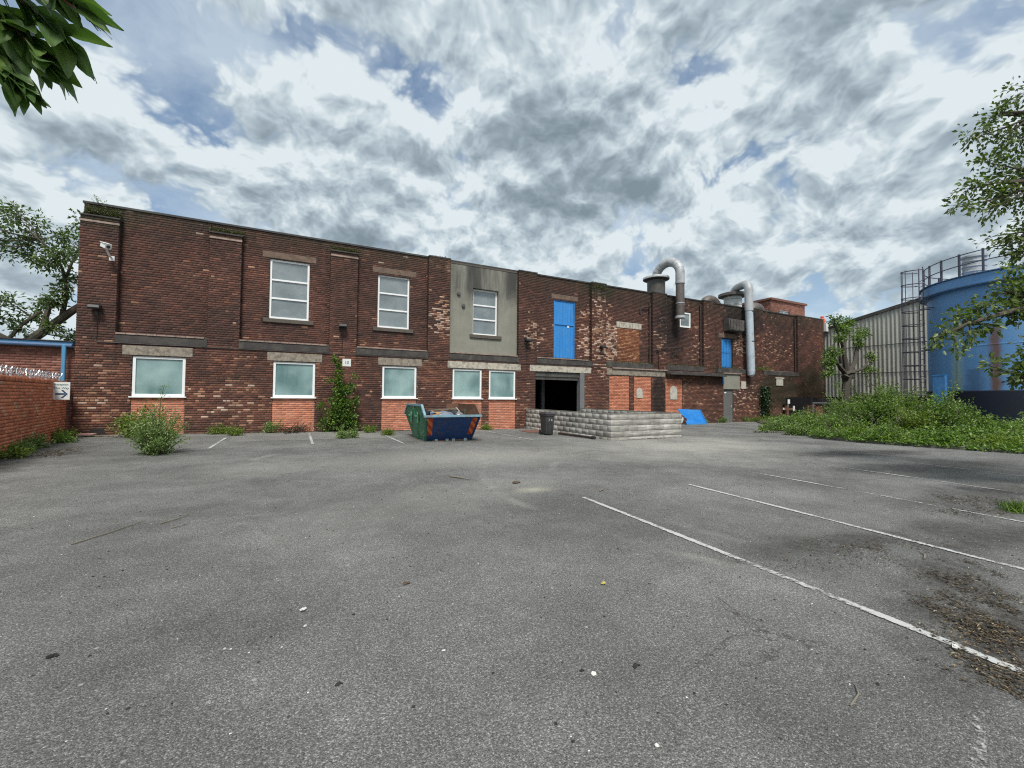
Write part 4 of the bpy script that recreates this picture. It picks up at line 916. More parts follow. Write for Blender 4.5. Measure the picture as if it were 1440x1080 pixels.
for nm, x, y, r_, rb, mn, lb in (('a', 26.9, 20.9, 0.36, 0.75, 'duct_old', 'curved rusty roof vent elbow left of the white stack'), ('b', 31.7, 20.6, 0.42, 0.62, 'duct_old', 'dark curved roof vent elbow right of the tall thin duct')):
    t_ = thing('roof_vent', lb, 'vent', (x, y, 7.35), 'curved roof vents')
    pts = [(x+rb, y, 7.3), (x+rb, y, 7.95)]+[tuple(Vector((x, y, 7.95))+Vector((cos(a_)*rb, 0, sin(a_)*rb))) for a_ in [pi*i/10 for i in range(1, 10)]]+[(x-rb, y, 7.75)]
    obj('elbow', MB().tube(pts, r_, 16), mn, t_, smooth=True); obj('collar', MB().tube([(x-rb, y, 7.78), (x-rb, y, 7.70)], r_+0.03, 16), mn, t_)
t_ = thing('wall_extractor', 'boxy dark rusted metal cowl above the right blue door', 'vent', (26.3, 18.6, 5.9))
obj('hood', MB().prism([(YR-0.02, 6.0), (YR-0.02, 6.85), (YR-0.42, 6.82), (YR-0.50, 6.03)], 'x', 25.55, 26.95), 'galv_dark', t_, bevel=0.015)
for k in range(5): obj('louvre', MB().box(25.62+k*0.285, 25.87+k*0.285, YR-0.515, YR-0.49, 6.08, 6.78), 'duct_old', t_)
# rooftop motor room
t_ = thing('rooftop_motor_room', 'small square brick room with flat cap on the factory roof', 'building', (38.5, 23, 7.3))
x0, x1, y0, y1 = 36.3, 41.4, 22.2, 25.0
cells_mb = MB(); cells(cells_mb, [(x0, x1, 7.3, 10.05)], [(37.55, 39.05, 8.75, 9.3)], y0, y0+0.3); cells_mb.box(x0, x0+0.3, y0+0.3, y1, 7.3, 10.05).box(x1-0.3, x1, y0+0.3, y1, 7.3, 10.05).box(x0, x1, y1, y1+0.3, 7.3, 10.05)
obj('wall', cells_mb, 'mortar_red', t_)
brickwork(t_, lay([(x0, x1, 7.4, 10.05)], [(37.55, 39.05, 8.75, 9.3)], cls=lambda x, z: rng.random()), (0, y0), (1, 0), (0, -1), 'brick_plain')
brickwork(t_, lay([(0, y1-y0, 7.4, 10.05)], [], cls=lambda x, z: rng.random()), (x0, y0), (0, 1), (-1, 0), 'brick_plain')
obj('roof', MB().box(x0-0.15, x1+0.15, y0-0.15, y1+0.4, 10.05, 10.23), 'brick_plain_flat', t_)
f = obj('window', MB().box(37.55, 39.05, y0+0.06, y0+0.12, 8.75, 8.80).box(37.55, 39.05, y0+0.06, y0+0.12, 9.25, 9.3).box(38.28, 38.33, y0+0.06, y0+0.12, 8.8, 9.25), 'upvc', t_); ROOTLOC[f.name] = (0, 0, 0)
obj('pane', MB().box(37.55, 39.05, y0+0.085, y0+0.095, 8.8, 9.25), 'glass_clear', f)
t_ = thing('chimney_pot', 'bright orange red pot standing on the far end of the parapet', 'chimney pot', (39.9, 20.5, 7.2))
obj('pot', MB().lathe([(0.22, 7.9), (0.20, 8.25), (0.25, 8.28), (0.25, 8.38), (0.14, 8.58), (0.12, 8.64), (0.16, 8.66), (0.14, 8.74), (0.04, 8.78)], 40.9, 20.5, 14), 'orange_pot', t_, smooth=True)
obj('pedestal', MB().box(40.6, 41.2, 20.2, 20.8, 6.5, 7.9), 'white_paint', t_)

# ------------------------------------------------------------------ low building on the left
lo = thing('brick_outbuilding', 'low flat roofed red brown brick building with blue fascia behind the wall', 'building', (-10, 18.8, 0))
obj('wall', MB().box(-16, X0-0.05, 18.762, 19.1, -0.6, 2.93).box(-16, -15.7, 19.1, 26, -0.6, 2.93), 'mortar_red', lo)
brickwork(lo, lay([(-16, X0-0.04, -0.3, 2.93)], [], header_every=0, cls=lambda x, z: min(1, max(0, rng.normal(0.45, 0.25)))), (0, 18.762), (1, 0), (0, -1), 'brick_plain', singles=290, view=(-7.9, 18.7, 2.4))
obj('roof', MB().box(-16, X0-0.05, 19.0, 26, 2.93, 3.03), 'roof_felt', lo)
obj('fascia', MB().box(-16, X0-0.06, 18.60, 18.80, 2.98, 3.09), 'blue_trim', lo, bevel=0.01)
obj('gutter', MB().tube([(-16, 18.57, 2.99), (X0-0.06, 18.57, 2.97)], 0.06, 10), 'tank_blue_dark', lo, smooth=True)
obj('coping', MB().box(-16, X0-0.05, 18.56, 18.84, 3.10, 3.13), 'coping', lo)
obj('downpipe', MB().box(-6.86, -6.76, 18.50, 18.60, 1.2, 3.0), 'blue_trim', lo, bevel=0.015)

# ------------------------------------------------------------------ boundary wall on the left
bw = thing('boundary_wall', 'orange red brick boundary wall with spiked rail on the left', 'wall', (-6.2, 15.0, 0))
P0 = Vector((-6.72, 18.58)); D_ = Vector((0.1686, -0.9857)); N_ = Vector((0.9857, 0.1686)); LEN = 17.0
def wp(u, out, z): return (P0.x+D_.x*u+N_.x*out, P0.y+D_.y*u+N_.y*out, z)
mb = MB()
for u0, u1, o0, o1, z0, z1 in ((0, LEN, -0.22, 0, -0.6, 1.70),):
    mb.add([wp(u0, o0, z0), wp(u1, o0, z0), wp(u1, o1, z0), wp(u0, o1, z0), wp(u0, o0, z1), wp(u1, o0, z1), wp(u1, o1, z1), wp(u0, o1, z1)], [(0,1,2,3),(7,6,5,4),(0,4,5,1),(1,5,6,2),(2,6,7,3),(3,7,4,0)])
obj('wall_core', mb, 'mortar_red', bw)
BWc = lambda x, z: min(1, max(0, rng.normal(0.45, 0.22)+0.1*wob(x*2, z*2)+(0.5 if rng.random() < 0.02 else 0)))
BB = lay([(0, LEN, -0.4, 1.70)], [], header_every=0, pitch=0.0785, blen=0.232, cls=BWc)
BB.sort(key=lambda b: abs(b[0]-4.9)+abs(b[2]-1.0)*0.35)
brickwork(bw, BB[:250], P0, D_, N_, 'brick_wall', singles=250, view=(-5.8, 13.5, 1), proud=0.008, jit=0.001)
brickwork(bw, BB[250:], P0, D_, N_, 'brick_wall', proud=0.008, jit=0.001)
mbk = []
k = 0.0; i = 0
TOP = []
while k < LEN: TOP.append((k, k+0.068, 1.705, 1.815, BWc(k, 1.7), rng.random())); k += 0.0795
brickwork(bw, TOP, P0, D_, N_, 'brick_wall', proud=0.01, backd=0.23, jit=0.003)
brickwork(bw, lay([(0, LEN, -0.3, 1.7)], [], header_every=0, cls=BWc), (P0.x-N_.x*0.22, P0.y-N_.y*0.22), D_, -N_, 'brick_wall')
# anti climb rail of hooked spikes
rl = thing('spiked_rail', 'galvanised anti climb rail of crossed spikes along the wall top', 'spikes', wp(3, -0.1, 1.82))
for o_ in (1.90, 2.02): obj('rail', MB().tube([wp(0.25, -0.10, o_-0.02), wp(LEN, -0.10, o_+0.0)], 0.011, 6), 'razor', rl)
for u in np.arange(0.4, LEN, 1.4): obj('bracket', MB().bar(wp(u, -0.10, 1.80), wp(u, -0.10, 2.02), 0.04, 0.01), 'razor', rl)
sp_me = []
for v in range(4):
    mb = MB(); g = random.Random(v+3); sg = 1 if v % 2 else -1; ya = g.uniform(-.03, .03)
    mb.bar((-0.06*sg, ya, -0.07), (0.06*sg, -ya, 0.065), 0.014, 0.004).bar((0.06*sg, -ya, 0.065), (0.085*sg, -ya+g.uniform(-.05, .05), 0.065+g.uniform(0.02, 0.06)), 0.012, 0.004)
    mb.bar((-0.06*sg, ya, -0.07), (-0.07*sg, ya+g.uniform(-.05, .05), -0.10), 0.016, 0.004)
    me = bpy.data.meshes.new('spike'); me.from_pydata(mb.v, [], mb.f); me.materials.append(MATS['razor']); sp_me.append(me)
k = 0.3; i = 0
while k < 15 and i < 290:
    o = bpy.data.objects.new('spike', sp_me[i % 4]); COL.objects.link(o); o.parent = rl
    o.location = Vector(wp(k, -0.10, 1.95))-Vector(ROOTLOC[rl.name]); o.rotation_euler = (random.uniform(-.2, .2), random.uniform(-.25, .25), math.atan2(D_.y, D_.x)); k += 0.085 if k < 7 else 0.14; i += 1
# direction sign near the end of the wall
SX, SY = -6.27, 17.0
sg = thing('direction_sign', 'small white sign reading Reception This Way with right arrow', 'sign', (SX, SY, 1.3))
obj('board', MB().box(SX-0.19, SX+0.19, SY, SY+0.012, 1.24, 1.76), 'white_paint', sg, bevel=0.003)
obj('fixing', MB().box(SX-0.19, SX+0.1, SY+0.013, SY+0.03, 1.60, 1.64).box(SX-0.19, SX+0.1, SY+0.013, SY+0.03, 1.34, 1.38), 'galv', sg)
text_obj('lettering', 'Reception', 0.075, (SX, SY-0.004, 1.69), (pi/2, 0, 0), 'text_green', sg)
text_obj('lettering', 'This Way', 0.085, (SX, SY-0.004, 1.585), (pi/2, 0, 0), 'text_green', sg)
mb = MB()
def flat(poly, o_): n = len(poly); mb.add([(SX+p[0], SY-o_, 1.41+p[1]) for p in poly]+[(SX+p[0], SY-o_+0.003, 1.41+p[1]) for p in poly], [tuple(range(n)), tuple(range(n, 2*n))[::-1]]+[(i, n+i, n+(i+1) % n, (i+1) % n) for i in range(n)])
flat([(-0.12, -0.024), (0.08, -0.024), (0.08, 0.024), (-0.12, 0.024)], 0.004)
flat([(0.10, 0.0), (0.145, 0.0), (0.045, 0.115), (-0.005, 0.115)], 0.005); flat([(0.10, 0.0), (-0.005, -0.115), (0.045, -0.115), (0.145, 0.0)], 0.006)
obj('arrow', mb, 'text_blue', sg)

# ------------------------------------------------------------------ walls in front of the loading entrance
rw = thing('loading_bay_wall', 'low cement washed brick wall enclosing the loading entrance', 'wall', (12, 12.2, -0.14))
ZB = 0.84
mb = MB().box(10.182, 10.39, 12.082, 18.58, -0.5, ZB-0.012).box(10.39, 13.788, 12.082, 12.29, -0.5, ZB-0.012).box(13.58, 13.788, 12.29, 18.58, -0.5, ZB-0.012)
obj('wall_core', mb, 'mortar_grey', rw)
cb = lambda x, z: min(1, max(0, rng.normal(0.5, 0.10)+0.15*wob(x*0.7, z*6, 1.0, 1.0)))
kw = dict(pitch=0.215, blen=0.45, joint=0.004, header_every=0, z00=-0.452)
brickwork(rw, lay([(0, 6.49, -0.45, ZB)], [], cls=cb, **kw), (10.182, 12.082), (0, 1), (-1, 0), 'block', singles=145, view=(10.1, 12.0, 0.5), proud=0.007, jit=0.0006)
brickwork(rw, lay([(10.18, 13.79, -0.45, ZB)], [], cls=cb, **kw), (0, 12.082), (1, 0), (0, -1), 'block', singles=145, view=(10.1, 12.0, 0.5), proud=0.007, jit=0.0006)
brickwork(rw, lay([(0.2, 6.49, -0.2, ZB)], [], cls=cb, **kw), (13.58, 12.082), (0, 1), (-1, 0), 'block', proud=0.007, jit=0.0006)
brickwork(rw, lay([(0, 6.49, -0.45, ZB)], [], cls=cb, **kw), (13.788, 12.082), (0, 1), (1, 0), 'block', proud=0.007, jit=0.0006)
obj('wall_top', MB().box(10.172, 10.40, 12.072, 18.59, ZB-0.01, ZB+0.012).box(10.402, 13.80, 12.072, 12.30, ZB-0.01, ZB+0.012).box(13.57, 13.80, 12.302, 18.59, ZB-0.01, ZB+0.012), 'kerb', rw)
# ------------------------------------------------------------------ corrugated shed at the far right
sh = thing('corrugated_shed', 'tall weathered grey corrugated sheet shed behind the pollarded tree', 'building', (38, 10, 0))
XS = 38.0
def shed_top(y): return 8.42+(12.75-y)*0.212 if y > 5.0 else 8.42+(12.75-5.0)*0.212-(5.0-y)*0.212
mb = MB()
mb.add([(XS+.12, 20.7, -0.5), (XS+.12, -4, -0.5), (XS+.12, -4, shed_top(-4)-.05), (XS+.12, 5, shed_top(5)-.05), (XS+.12, 20.7, shed_top(20.7)-.05)]+[(XS+30, 20.7, -0.5), (XS+30, -4, -0.5), (XS+30, -4, shed_top(-4)-.05), (XS+30, 5, shed_top(5)-.05), (XS+30, 20.7, shed_top(20.7)-.05)],
       [(0,1,2,3,4),(9,8,7,6,5),(0,5,6,1),(1,6,7,2),(2,7,8,3),(3,8,9,4),(4,9,5,0)])
obj('wall', mb, 'mortar_grey', sh)
brickwork(sh, lay([(0, 22.5, -0.4, 1.68)], [], cls=lambda x, z: rng.random()*0.7, header_every=0), (XS+0.10, -4), (0, 1), (-1, 0), 'brick_plain')
SW = 1.02
def corr(y0, z0, z1f, off, name='sheet'):
    n = 28; V = []; 
    for i in range(n+1):
        y = y0+SW*1.03*i/n; x = XS-off+0.032*cos(2*pi*(i/n)*4)
        V += [(x, y, z0), (x, y, z1f(y))]
    Fq = [(2*i, 2*i+2, 2*i+3, 2*i+1) for i in range(n)]
    V2 = [(v[0]+0.012, v[1], v[2]) for v in V]; k = len(V)
    Fq += [(k+b, k+a, k+d, k+c) for a, b, c, d in Fq]
    me = arr_mesh(name, np.array(V+V2), [np.array(Fq)[:, ::-1]], smooth=True); return me
i = 0; y = -4.0
while y < 19.6:
    for z0, z1, off in ((1.66, 3.60, 0.02), (3.46, 5.62, 0.055), (5.48, None, 0.09)):
        me = corr(y, z0, (lambda yy: z1) if z1 else (lambda yy: shed_top(yy)-0.06), off+0.004*(i % 2))
        o = link('sheet', me, 'corrugated', sh)
    y += SW; i += 1
def verge_board(ya, yb, za, zb):
    m_ = MB(); m_.bar((XS-0.16, ya, za), (XS-0.16, yb, zb), 0.10, 0.22); return m_
obj('verge_board', verge_board(20.7, 5.0, shed_top(20.7), shed_top(5)), 'ledge', sh); obj('verge_board', verge_board(5.0, -4.0, shed_top(5), shed_top(-4)), 'ledge', sh)
obj('roof_sheet', MB().prism([(18.9, 7.20), (17.2, 7.50), (17.2, 7.58), (18.9, 7.34), (21.5, 7.9), (21.5, 7.80)], 'x', XS-0.3, XS+25), 'white_paint', sh)
obj('white_flashing', MB().box(37.45, 38.4, 18.5, 18.9, 6.9, 7.6), 'white_paint', sh)

# ------------------------------------------------------------------ storage tank
TX, TY, TR = 31.85, 6.8, 3.6
tk = thing('storage_tank', 'large blue steel storage tank with dark navy lower part and rust streaks', 'tank', (TX, TY, 0))
def tank_obj(name, mb, mname, **k):                                   # geometry local to the tank axis
    return obj(name, mb, mname, tk, loc=(0, 0, 0), **k)
tank_obj('shell', MB().lathe([(TR, 1.93), (TR, 4.02), (TR+0.008, 4.03), (TR+0.008, 4.07), (TR, 4.08), (TR, 6.86)], 0, 0, 96), 'tank_blue', smooth=True)
tank_obj('lower_shell', MB().lathe([(TR+0.10, -0.3), (TR+0.10, 1.90), (TR+0.02, 1.94), (TR-0.1, 1.94)], 0, 0, 96), 'navy', smooth=True)
tank_obj('rim', MB().lathe([(TR+0.005, 6.84), (TR+0.20, 6.88), (TR+0.23, 6.92), (TR+0.23, 7.36), (TR+0.20, 7.40), (TR+0.1, 7.40)], 0, 0, 96), 'tank_blue', smooth=True)
tank_obj('rim_angle', MB().lathe([(TR+0.232, 6.88), (TR+0.28, 6.88), (TR+0.28, 6.93), (TR+0.232, 6.94)], 0, 0, 96).lathe([(TR+0.205, 7.38), (TR+0.30, 7.385), (TR+0.30, 7.43), (TR+0.205, 7.435)], 0, 0, 96), 'tank_blue_dark', smooth=True)
tank_obj('roof', MB().lathe([(TR+0.2, 7.41), (0.3, 7.95), (0.0, 7.96)], 0, 0, 96), 'tank_blue', smooth=True)
rr = TR+0.12
for zr in (7.98, 8.48):
    tank_obj('hand_rail', MB().tube([(rr*cos(2*pi*i/64), rr*sin(2*pi*i/64), zr) for i in range(65)], 0.024, 6), 'rail_steel', smooth=True)
for i in range(26):
    a_ = 2*pi*(i+0.35)/26
    o = tank_obj('rail_post', MB().box(-0.035, 0.035, -0.035, 0.035, 7.40, 8.54), 'rail_steel')
    o.location = (rr*cos(a_), rr*sin(a_), 0); o.rotation_euler = (0, 0, a_)
# vents on the tank roof
def to_local(x, y): return (x-TX, y-TY)
t_ = thing('roof_cowl', 'pale ribbed round cowl on the tank roof behind the rails', 'vent', (29.3, 7.9, 7.5))
obj('drum', MB().lathe([(0.40, 7.45), (0.40, 8.42), (0.46, 8.44), (0.46, 8.52), (0.1, 8.60)], 29.35, 8.0, 20), 'galv', t_, smooth=True)
for z in (7.7, 7.95, 8.2): obj('rib', MB().lathe([(0.40, z), (0.43, z+0.02), (0.43, z+0.06), (0.40, z+0.08)], 29.35, 8.0, 20), 'galv', t_, smooth=True)
t_ = thing('roof_cowl', 'small white hatch box on the tank roof at the right edge of the picture', 'vent', (29.6, 5.2, 7.5)); obj('box', MB().box(29.4, 30.0, 4.6, 5.2, 7.45, 8.35).box(29.35, 30.05, 4.55, 5.25, 8.35, 8.42), 'upvc', t_)
t_ = thing('roof_pipe', 'thin vent pipe with cap on the tank roof', 'pipe', (28.9, 6.0, 7.5)); obj('pipe', MB().tube([(28.9, 6.1, 7.45), (28.9, 6.1, 8.2)], 0.05, 8).tube([(28.9, 6.1, 8.2), (28.9, 6.1, 8.38)], 0.10, 8), 'rail_steel', t_)
# caged ladder on the left side of the tank
ld = thing('caged_ladder', 'steel caged access ladder on the left side of the blue tank', 'ladder', (29.4, 9.6, 0))
LA = math.atan2(9.75-TY, 29.60-TX); er = Vector((cos(LA), sin(LA), 0)); et = Vector((-sin(LA), cos(LA), 0)); C0 = Vector((TX, TY, 0))
def lp(r_, t__, z): return tuple(C0+er*r_+et*t__+Vector((0, 0, z)))
for s_ in (-0.24, 0.24): obj('stringer', MB().bar(lp(TR+0.42, s_, 0.0), lp(TR+0.42, s_, 8.5), 0.06, 0.03), 'rail_steel', ld)
z = 0.3
while z < 8.0: obj('rung', MB().tube([lp(TR+0.42, -0.24, z), lp(TR+0.42, 0.24, z)], 0.014, 6), 'rail_steel', ld); z += 0.3
hp = [(TR+0.42+0.70*sin(pi*i/12)*1.15, -0.40*cos(pi*i/12)) for i in range(13)]
for z in [1.85+0.72*i for i in range(10)]: obj('cage_hoop', MB().tube([lp(a, b, z) for a, b in hp], 0.026, 6), 'rail_steel', ld)
for i in (1, 4, 6, 8, 11): obj('cage_bar', MB().bar(lp(hp[i][0], hp[i][1], 1.80), lp(hp[i][0], hp[i][1], 8.4), 0.045, 0.018), 'rail_steel', ld)
for z in (1.9, 4.1, 6.3): obj('stay', MB().bar(lp(TR, -0.24, z), lp(TR+0.42, -0.24, z), 0.04).bar(lp(TR, 0.24, z), lp(TR+0.42, 0.24, z), 0.04), 'rail_steel', ld)
obj('landing', MB().bar(lp(TR+0.2, 0, 1.72), lp(TR+1.5, 0, 1.72), 1.2, 0.05), 'galv_dark', ld)
for s_ in (-0.5, 0.5): obj('landing_leg', MB().bar(lp(TR+1.4, s_, 0), lp(TR+1.4, s_, 1.70), 0.07), 'rail_steel', ld)
t_ = thing('steel_upright', 'narrow bright blue upright steel panel left of the navy tank base', 'panel', (27.1, 8.6, 0))
obj('panel', MB().bar((27.15, 8.62, 0.0), (27.15, 8.62, 2.62), 0.30, 0.42), 'blue_door_dark', t_)
mb = MB(); mb.box(26.98, 27.32, 8.40, 8.84, 2.625, 2.66); obj('cap', mb, 'blue_door', t_)

# ------------------------------------------------------------------ brick pier, posts at the verge
t_ = thing('brick_plinth', 'short square brick pier with low wall under a steel frame beside the tree', 'pier', (30.6, 15.5, 0))
obj('pier_core', MB().box(30.12, 30.9, 15.52, 16.1, -0.3, 1.05), 'mortar_red', t_)
brickwork(t_, lay([(30.10, 30.92, -0.2, 1.05)], [], header_every=0, cls=lambda x, z: rng.random()), (0, 15.52), (1, 0), (0, -1), 'brick_plain')
brickwork(t_, lay([(0, 0.58, -0.2, 1.05)], [], header_every=0, cls=lambda x, z: rng.random()), (30.12, 15.52), (0, 1), (-1, 0), 'brick_plain')
obj('low_wall', MB().box(30.95, 34.6, 15.7, 16.0, -0.3, 0.38), 'brick_plain_flat', t_)
obj('steel_frame', MB().bar((29.55, 15.4, -0.1), (29.55, 15.4, 1.22), 0.07).bar((29.5, 15.4, 1.22), (33.0, 15.4, 1.22), 0.07).bar((32.9, 15.4, 1.22), (32.9, 15.4, 0.55), 0.07), 'inner_post', t_)
obj('dark_box', MB().box(31.6, 37.3, 16.6, 18.3, -0.1, 1.55), 'black_metal', t_)
t_ = thing('marker_post', 'rusty brown post carrying small white plates in front of the wall', 'post', (28.6, 16.5, -0.1))
obj('post', MB().box(28.46, 28.66, 16.4, 16.55, -0.3, 1.02), 'rust', t_); obj('crossbar', MB().box(28.05, 29.2, 16.42, 16.5, 0.72, 0.86), 'rust', t_)
obj('white_plate', MB().box(28.50, 28.72, 16.36, 16.395, 1.14, 1.42), 'upvc', t_, bevel=0.01); obj('stalk', MB().box(28.57, 28.63, 16.4, 16.44, 1.0, 1.3), 'galv', t_)
obj('white_plate', MB().box(29.12, 29.26, 16.37, 16.415, 0.68, 1.0), 'upvc', t_); obj('white_plate', MB().box(28.02, 28.10, 16.37, 16.415, 0.76, 0.88), 'upvc', t_)

# ------------------------------------------------------------------ skip
zg = gz(4.6, 14.5)
sk = thing('rubbish_skip', 'open builders skip with navy end and worn green side full of rubbish', 'skip', (4.6, 14.9, zg))
xl, xr, bl_, br_ = 3.56, 5.46, 3.74, 5.36       # top and bottom widths
yf, yb, yfb, ybb = 13.15, 15.95, 13.75, 15.35    # top/bottom ends
ze, zs_, z0 = 0.80, 1.14, zg+0.015              # end rim, side rim, bottom
def slab(pts, th, inward):
    m_ = MB(); n = len(pts); iv = Vector(inward)*th
    m_.add([tuple(p) for p in pts]+[tuple(Vector(p)+iv) for p in pts], [tuple(range(n)), tuple(range(n, 2*n))[::-1]]+[(i, n+i, n+(i+1) % n, (i+1) % n) for i in range(n)]); return m_
end_f = [(xl, yf, ze), (xr, yf, ze), (br_, yfb, z0), (bl_, yfb, z0)]
obj('end_panel', slab(end_f, 0.02, (0, 0.9, 0.3)), 'skip_blue', sk)
obj('end_panel', slab([(xl, yb, ze), (xr, yb, ze), (br_, ybb, z0), (bl_, ybb, z0)], 0.02, (0, -0.9, 0.3)), 'skip_blue', sk)
for xt, xb_, sgn, mn in ((xl, bl_, 1, 'skip_green'), (xr, br_, -1, 'skip_green')):
    obj('side_panel', slab([(xt, yf, ze), (xt, yf+0.42, zs_), (xt, yb-0.42, zs_), (xt, yb, ze), (xb_, ybb, z0), (xb_, yfb, z0)], 0.02, (sgn, 0, 0.05)), mn, sk)
    a = Vector
    obj('rim', MB().bar((xt, yf, ze), (xt, yf+0.42, zs_), 0.07, 0.07).bar((xt, yf+0.42, zs_), (xt, yb-0.42, zs_), 0.07, 0.07).bar((xt, yb-0.42, zs_), (xt, yb, ze), 0.07, 0.07), 'skip_rim' if sgn > 0 else 'rust', sk)
    for yy in (14.1, 15.0):
        obj('lifting_lug', MB().tube([(xt-sgn*0.10, yy, 0.75), (xt-sgn*0.0, yy, 0.75)], 0.05, 10).box(min(xt, xt-sgn*0.04), max(xt, xt-sgn*0.04), yy-0.09, yy+0.09, 0.55, 0.9), 'skip_green', sk)
    obj('side_rib', MB().bar((xt-sgn*0.01, 14.55, zs_-0.03), (xb_-sgn*0.01, 14.55, z0+.05), 0.08, 0.03), mn, sk)
obj('end_rim', MB().bar((xl-0.04, yf-0.01, ze), (xr+0.04, yf-0.01, ze), 0.085, 0.07), 'skip_rim', sk); obj('end_rim', MB().bar((xl-0.04, yb+0.01, ze), (xr+0.04, yb+0.01, ze), 0.085, 0.07), 'skip_rim', sk)
obj('floor', MB().box(bl_+0.01, br_-0.01, yfb+.01, ybb-.01, z0+.002, z0+0.03), 'rust', sk)
obj('inner_lining', slab([(xr-0.03, yf+.05, ze-.02), (xr-0.03, yf+0.42, zs_-.03), (xr-0.03, yb-0.42, zs_-.03), (xr-0.03, yb-.05, ze-.02), (br_-0.03, ybb, z0+.05), (br_-0.03, yfb, z0+.05)], 0.006, (-1, 0, 0)), 'rust', sk)
def on_end(u, v, off=0.0):    # u 0..1 across, v 0..1 up the front end
    b_ = Vector((bl_, yfb, z0)).lerp(Vector((br_, yfb, z0)), u); t__ = Vector((xl, yf, ze)).lerp(Vector((xr, yf, ze)), u)
    return b_.lerp(t__, v)+Vector((0, -0.82, -0.57)).normalized()*off
for u0, u1, lb in ((0.035, 0.135, 'left'), (0.865, 0.965, 'right')):
    q = [on_end(u0, .24, .008), on_end(u1, .24, .008), on_end(u1, .92, .008), on_end(u0, .92, .008)]
    obj('hazard_plate', slab(q[::-1], 0.006, (0, 0.8, 0.5)), 'chevron', sk)
obj('corner_post', MB().bar(on_end(0.005, 0, .01), on_end(0.005, .97, .01), 0.07, 0.03), 'skip_green', sk); obj('corner_post', MB().bar(on_end(0.995, 0, .01), on_end(0.995, .97, .01), 0.05, 0.03), 'skip_blue', sk)
for u in (0.19, 0.42, 0.56, 0.82):
    obj('foot_lug', MB().bar(on_end(u, 0.03, 0.03), on_end(u+0.06, 0.03, 0.03), 0.09, 0.11), 'skip_rim', sk)
obj('bottom_bar', MB().bar(on_end(0.14, 0.02, 0.015), on_end(0.93, 0.02, 0.015), 0.04, 0.03), 'rust', sk)
# rubbish: each piece a thing
rub = bpy.data.objects
def rubbish(name, label, cat, mb, mn, c, smooth=False):
    o = obj(name, mb, mn, smooth=smooth); tag(o, label, cat, 'rubbish in the skip'); return o
rubbish('rubble_heap', 'dark heap of mixed rubble filling the skip', 'rubble', MB().blob((4.55, 14.5, 0.34), 1.0, 3, (0.72, 1.05, 0.42)), 'soil', None)
rubbish('rubbish_bag', 'crumpled blue grey plastic sheet in the middle of the skip', 'plastic sheet', MB().blob((4.42, 13.95, 0.76), 0.30, 5, (1.3, 0.9, 0.6), 0.3).blob((4.62, 14.1, 0.78), 0.25, 6, (1.2, 0.9, 0.6), 0.3), 'bag_grey', None)
rubbish('rubbish_bag', 'shiny black bin bag on the right of the skip', 'bag', MB().blob((4.92, 13.95, 0.82), 0.27, 8, (1, 0.9, 0.75), 0.3).blob((4.78, 14.2, 0.82), 0.24, 9, (1, 0.9, 0.8), 0.3), 'bag_black', None)
rubbish('rubbish_bag', 'small black bin bag against the left rim of the skip', 'bag', MB().blob((3.82, 14.2, 0.82), 0.22, 12, (1, 0.9, 0.9), 0.3), 'bag_black', None)
rubbish('torn_cardboard', 'torn brown cardboard near the left of the skip', 'cardboard', MB().bar((3.86, 13.8, 0.72), (4.30, 14.0, 0.90), 0.30, 0.02).bar((4.0, 14.0, 0.95), (4.28, 13.9, 0.80), 0.22, 0.02), 'tan_card', None)
rubbish('timber_offcut', 'pale plank leaning in the right of the skip', 'plank', MB().bar((4.85, 13.9, 1.05), (5.25, 13.85, 0.62), 0.10, 0.025), 'scrap_white', None)
rubbish('timber_offcut', 'grey timber lying across the back of the skip', 'plank', MB().bar((4.1, 15.0, 0.92), (5.1, 14.4, 1.0), 0.12, 0.04), 'twig', None)
rubbish('broken_panel', 'rust brown sheet standing at the back right of the skip', 'panel', MB().bar((4.95, 15.2, 0.9), (5.38, 15.1, 0.95), 0.03, 0.5), 'rust', None)
for i, (x, y, z, lb) in enumerate(((4.12, 13.7, 0.76, 'white scrap by the front rim of the skip left of the grey sheet'), (4.75, 13.62, 0.77, 'white scrap by the front rim of the skip beside the black bag'))):
    rubbish('scrap', lb, 'scrap', MB().bar((x, y, z), (x+0.14, y+0.05, z+0.05), 0.09, 0.03), 'scrap_white', None)

# ------------------------------------------------------------------ wheelie bin
bx, by = 9.30, 15.1; zb = gz(bx, by)
wb = thing('wheelie_bin', 'dark grey wheelie bin standing against the cement washed wall', 'bin', (bx, by, zb))
mb = MB(); prof = [(0.215, 0.0), (0.275, 0.88)]
def frustum(m_, w0, d0, w1, d1, z0, z1, cx=bx, cy=by): m_.add([(cx-w0, cy-d0, z0), (cx+w0, cy-d0, z0), (cx+w0, cy+d0, z0), (cx-w0, cy+d0, z0), (cx-w1, cy-d1, z1), (cx+w1, cy-d1, z1), (cx+w1, cy+d1, z1), (cx-w1, cy+d1, z1)], [(0,3,2,1),(4,5,6,7),(0,1,5,4),(1,2,6,5),(2,3,7,6),(3,0,4,7)]); return m_
obj('bin_body', frustum(MB(), 0.175, 0.20, 0.215, 0.26, zb+0.03, zb+0.84), 'bin_plastic', wb, bevel=0.02)
obj('rim', frustum(MB(), 0.235, 0.285, 0.235, 0.285, zb+0.80, zb+0.86), 'bin_plastic', wb, bevel=0.012)
obj('lid', frustum(frustum(MB(), 0.245, 0.30, 0.23, 0.28, zb+0.865, zb+0.91), 0.22, 0.27, 0.16, 0.21, zb+0.911, zb+0.955), 'bin_plastic', wb, bevel=0.012)
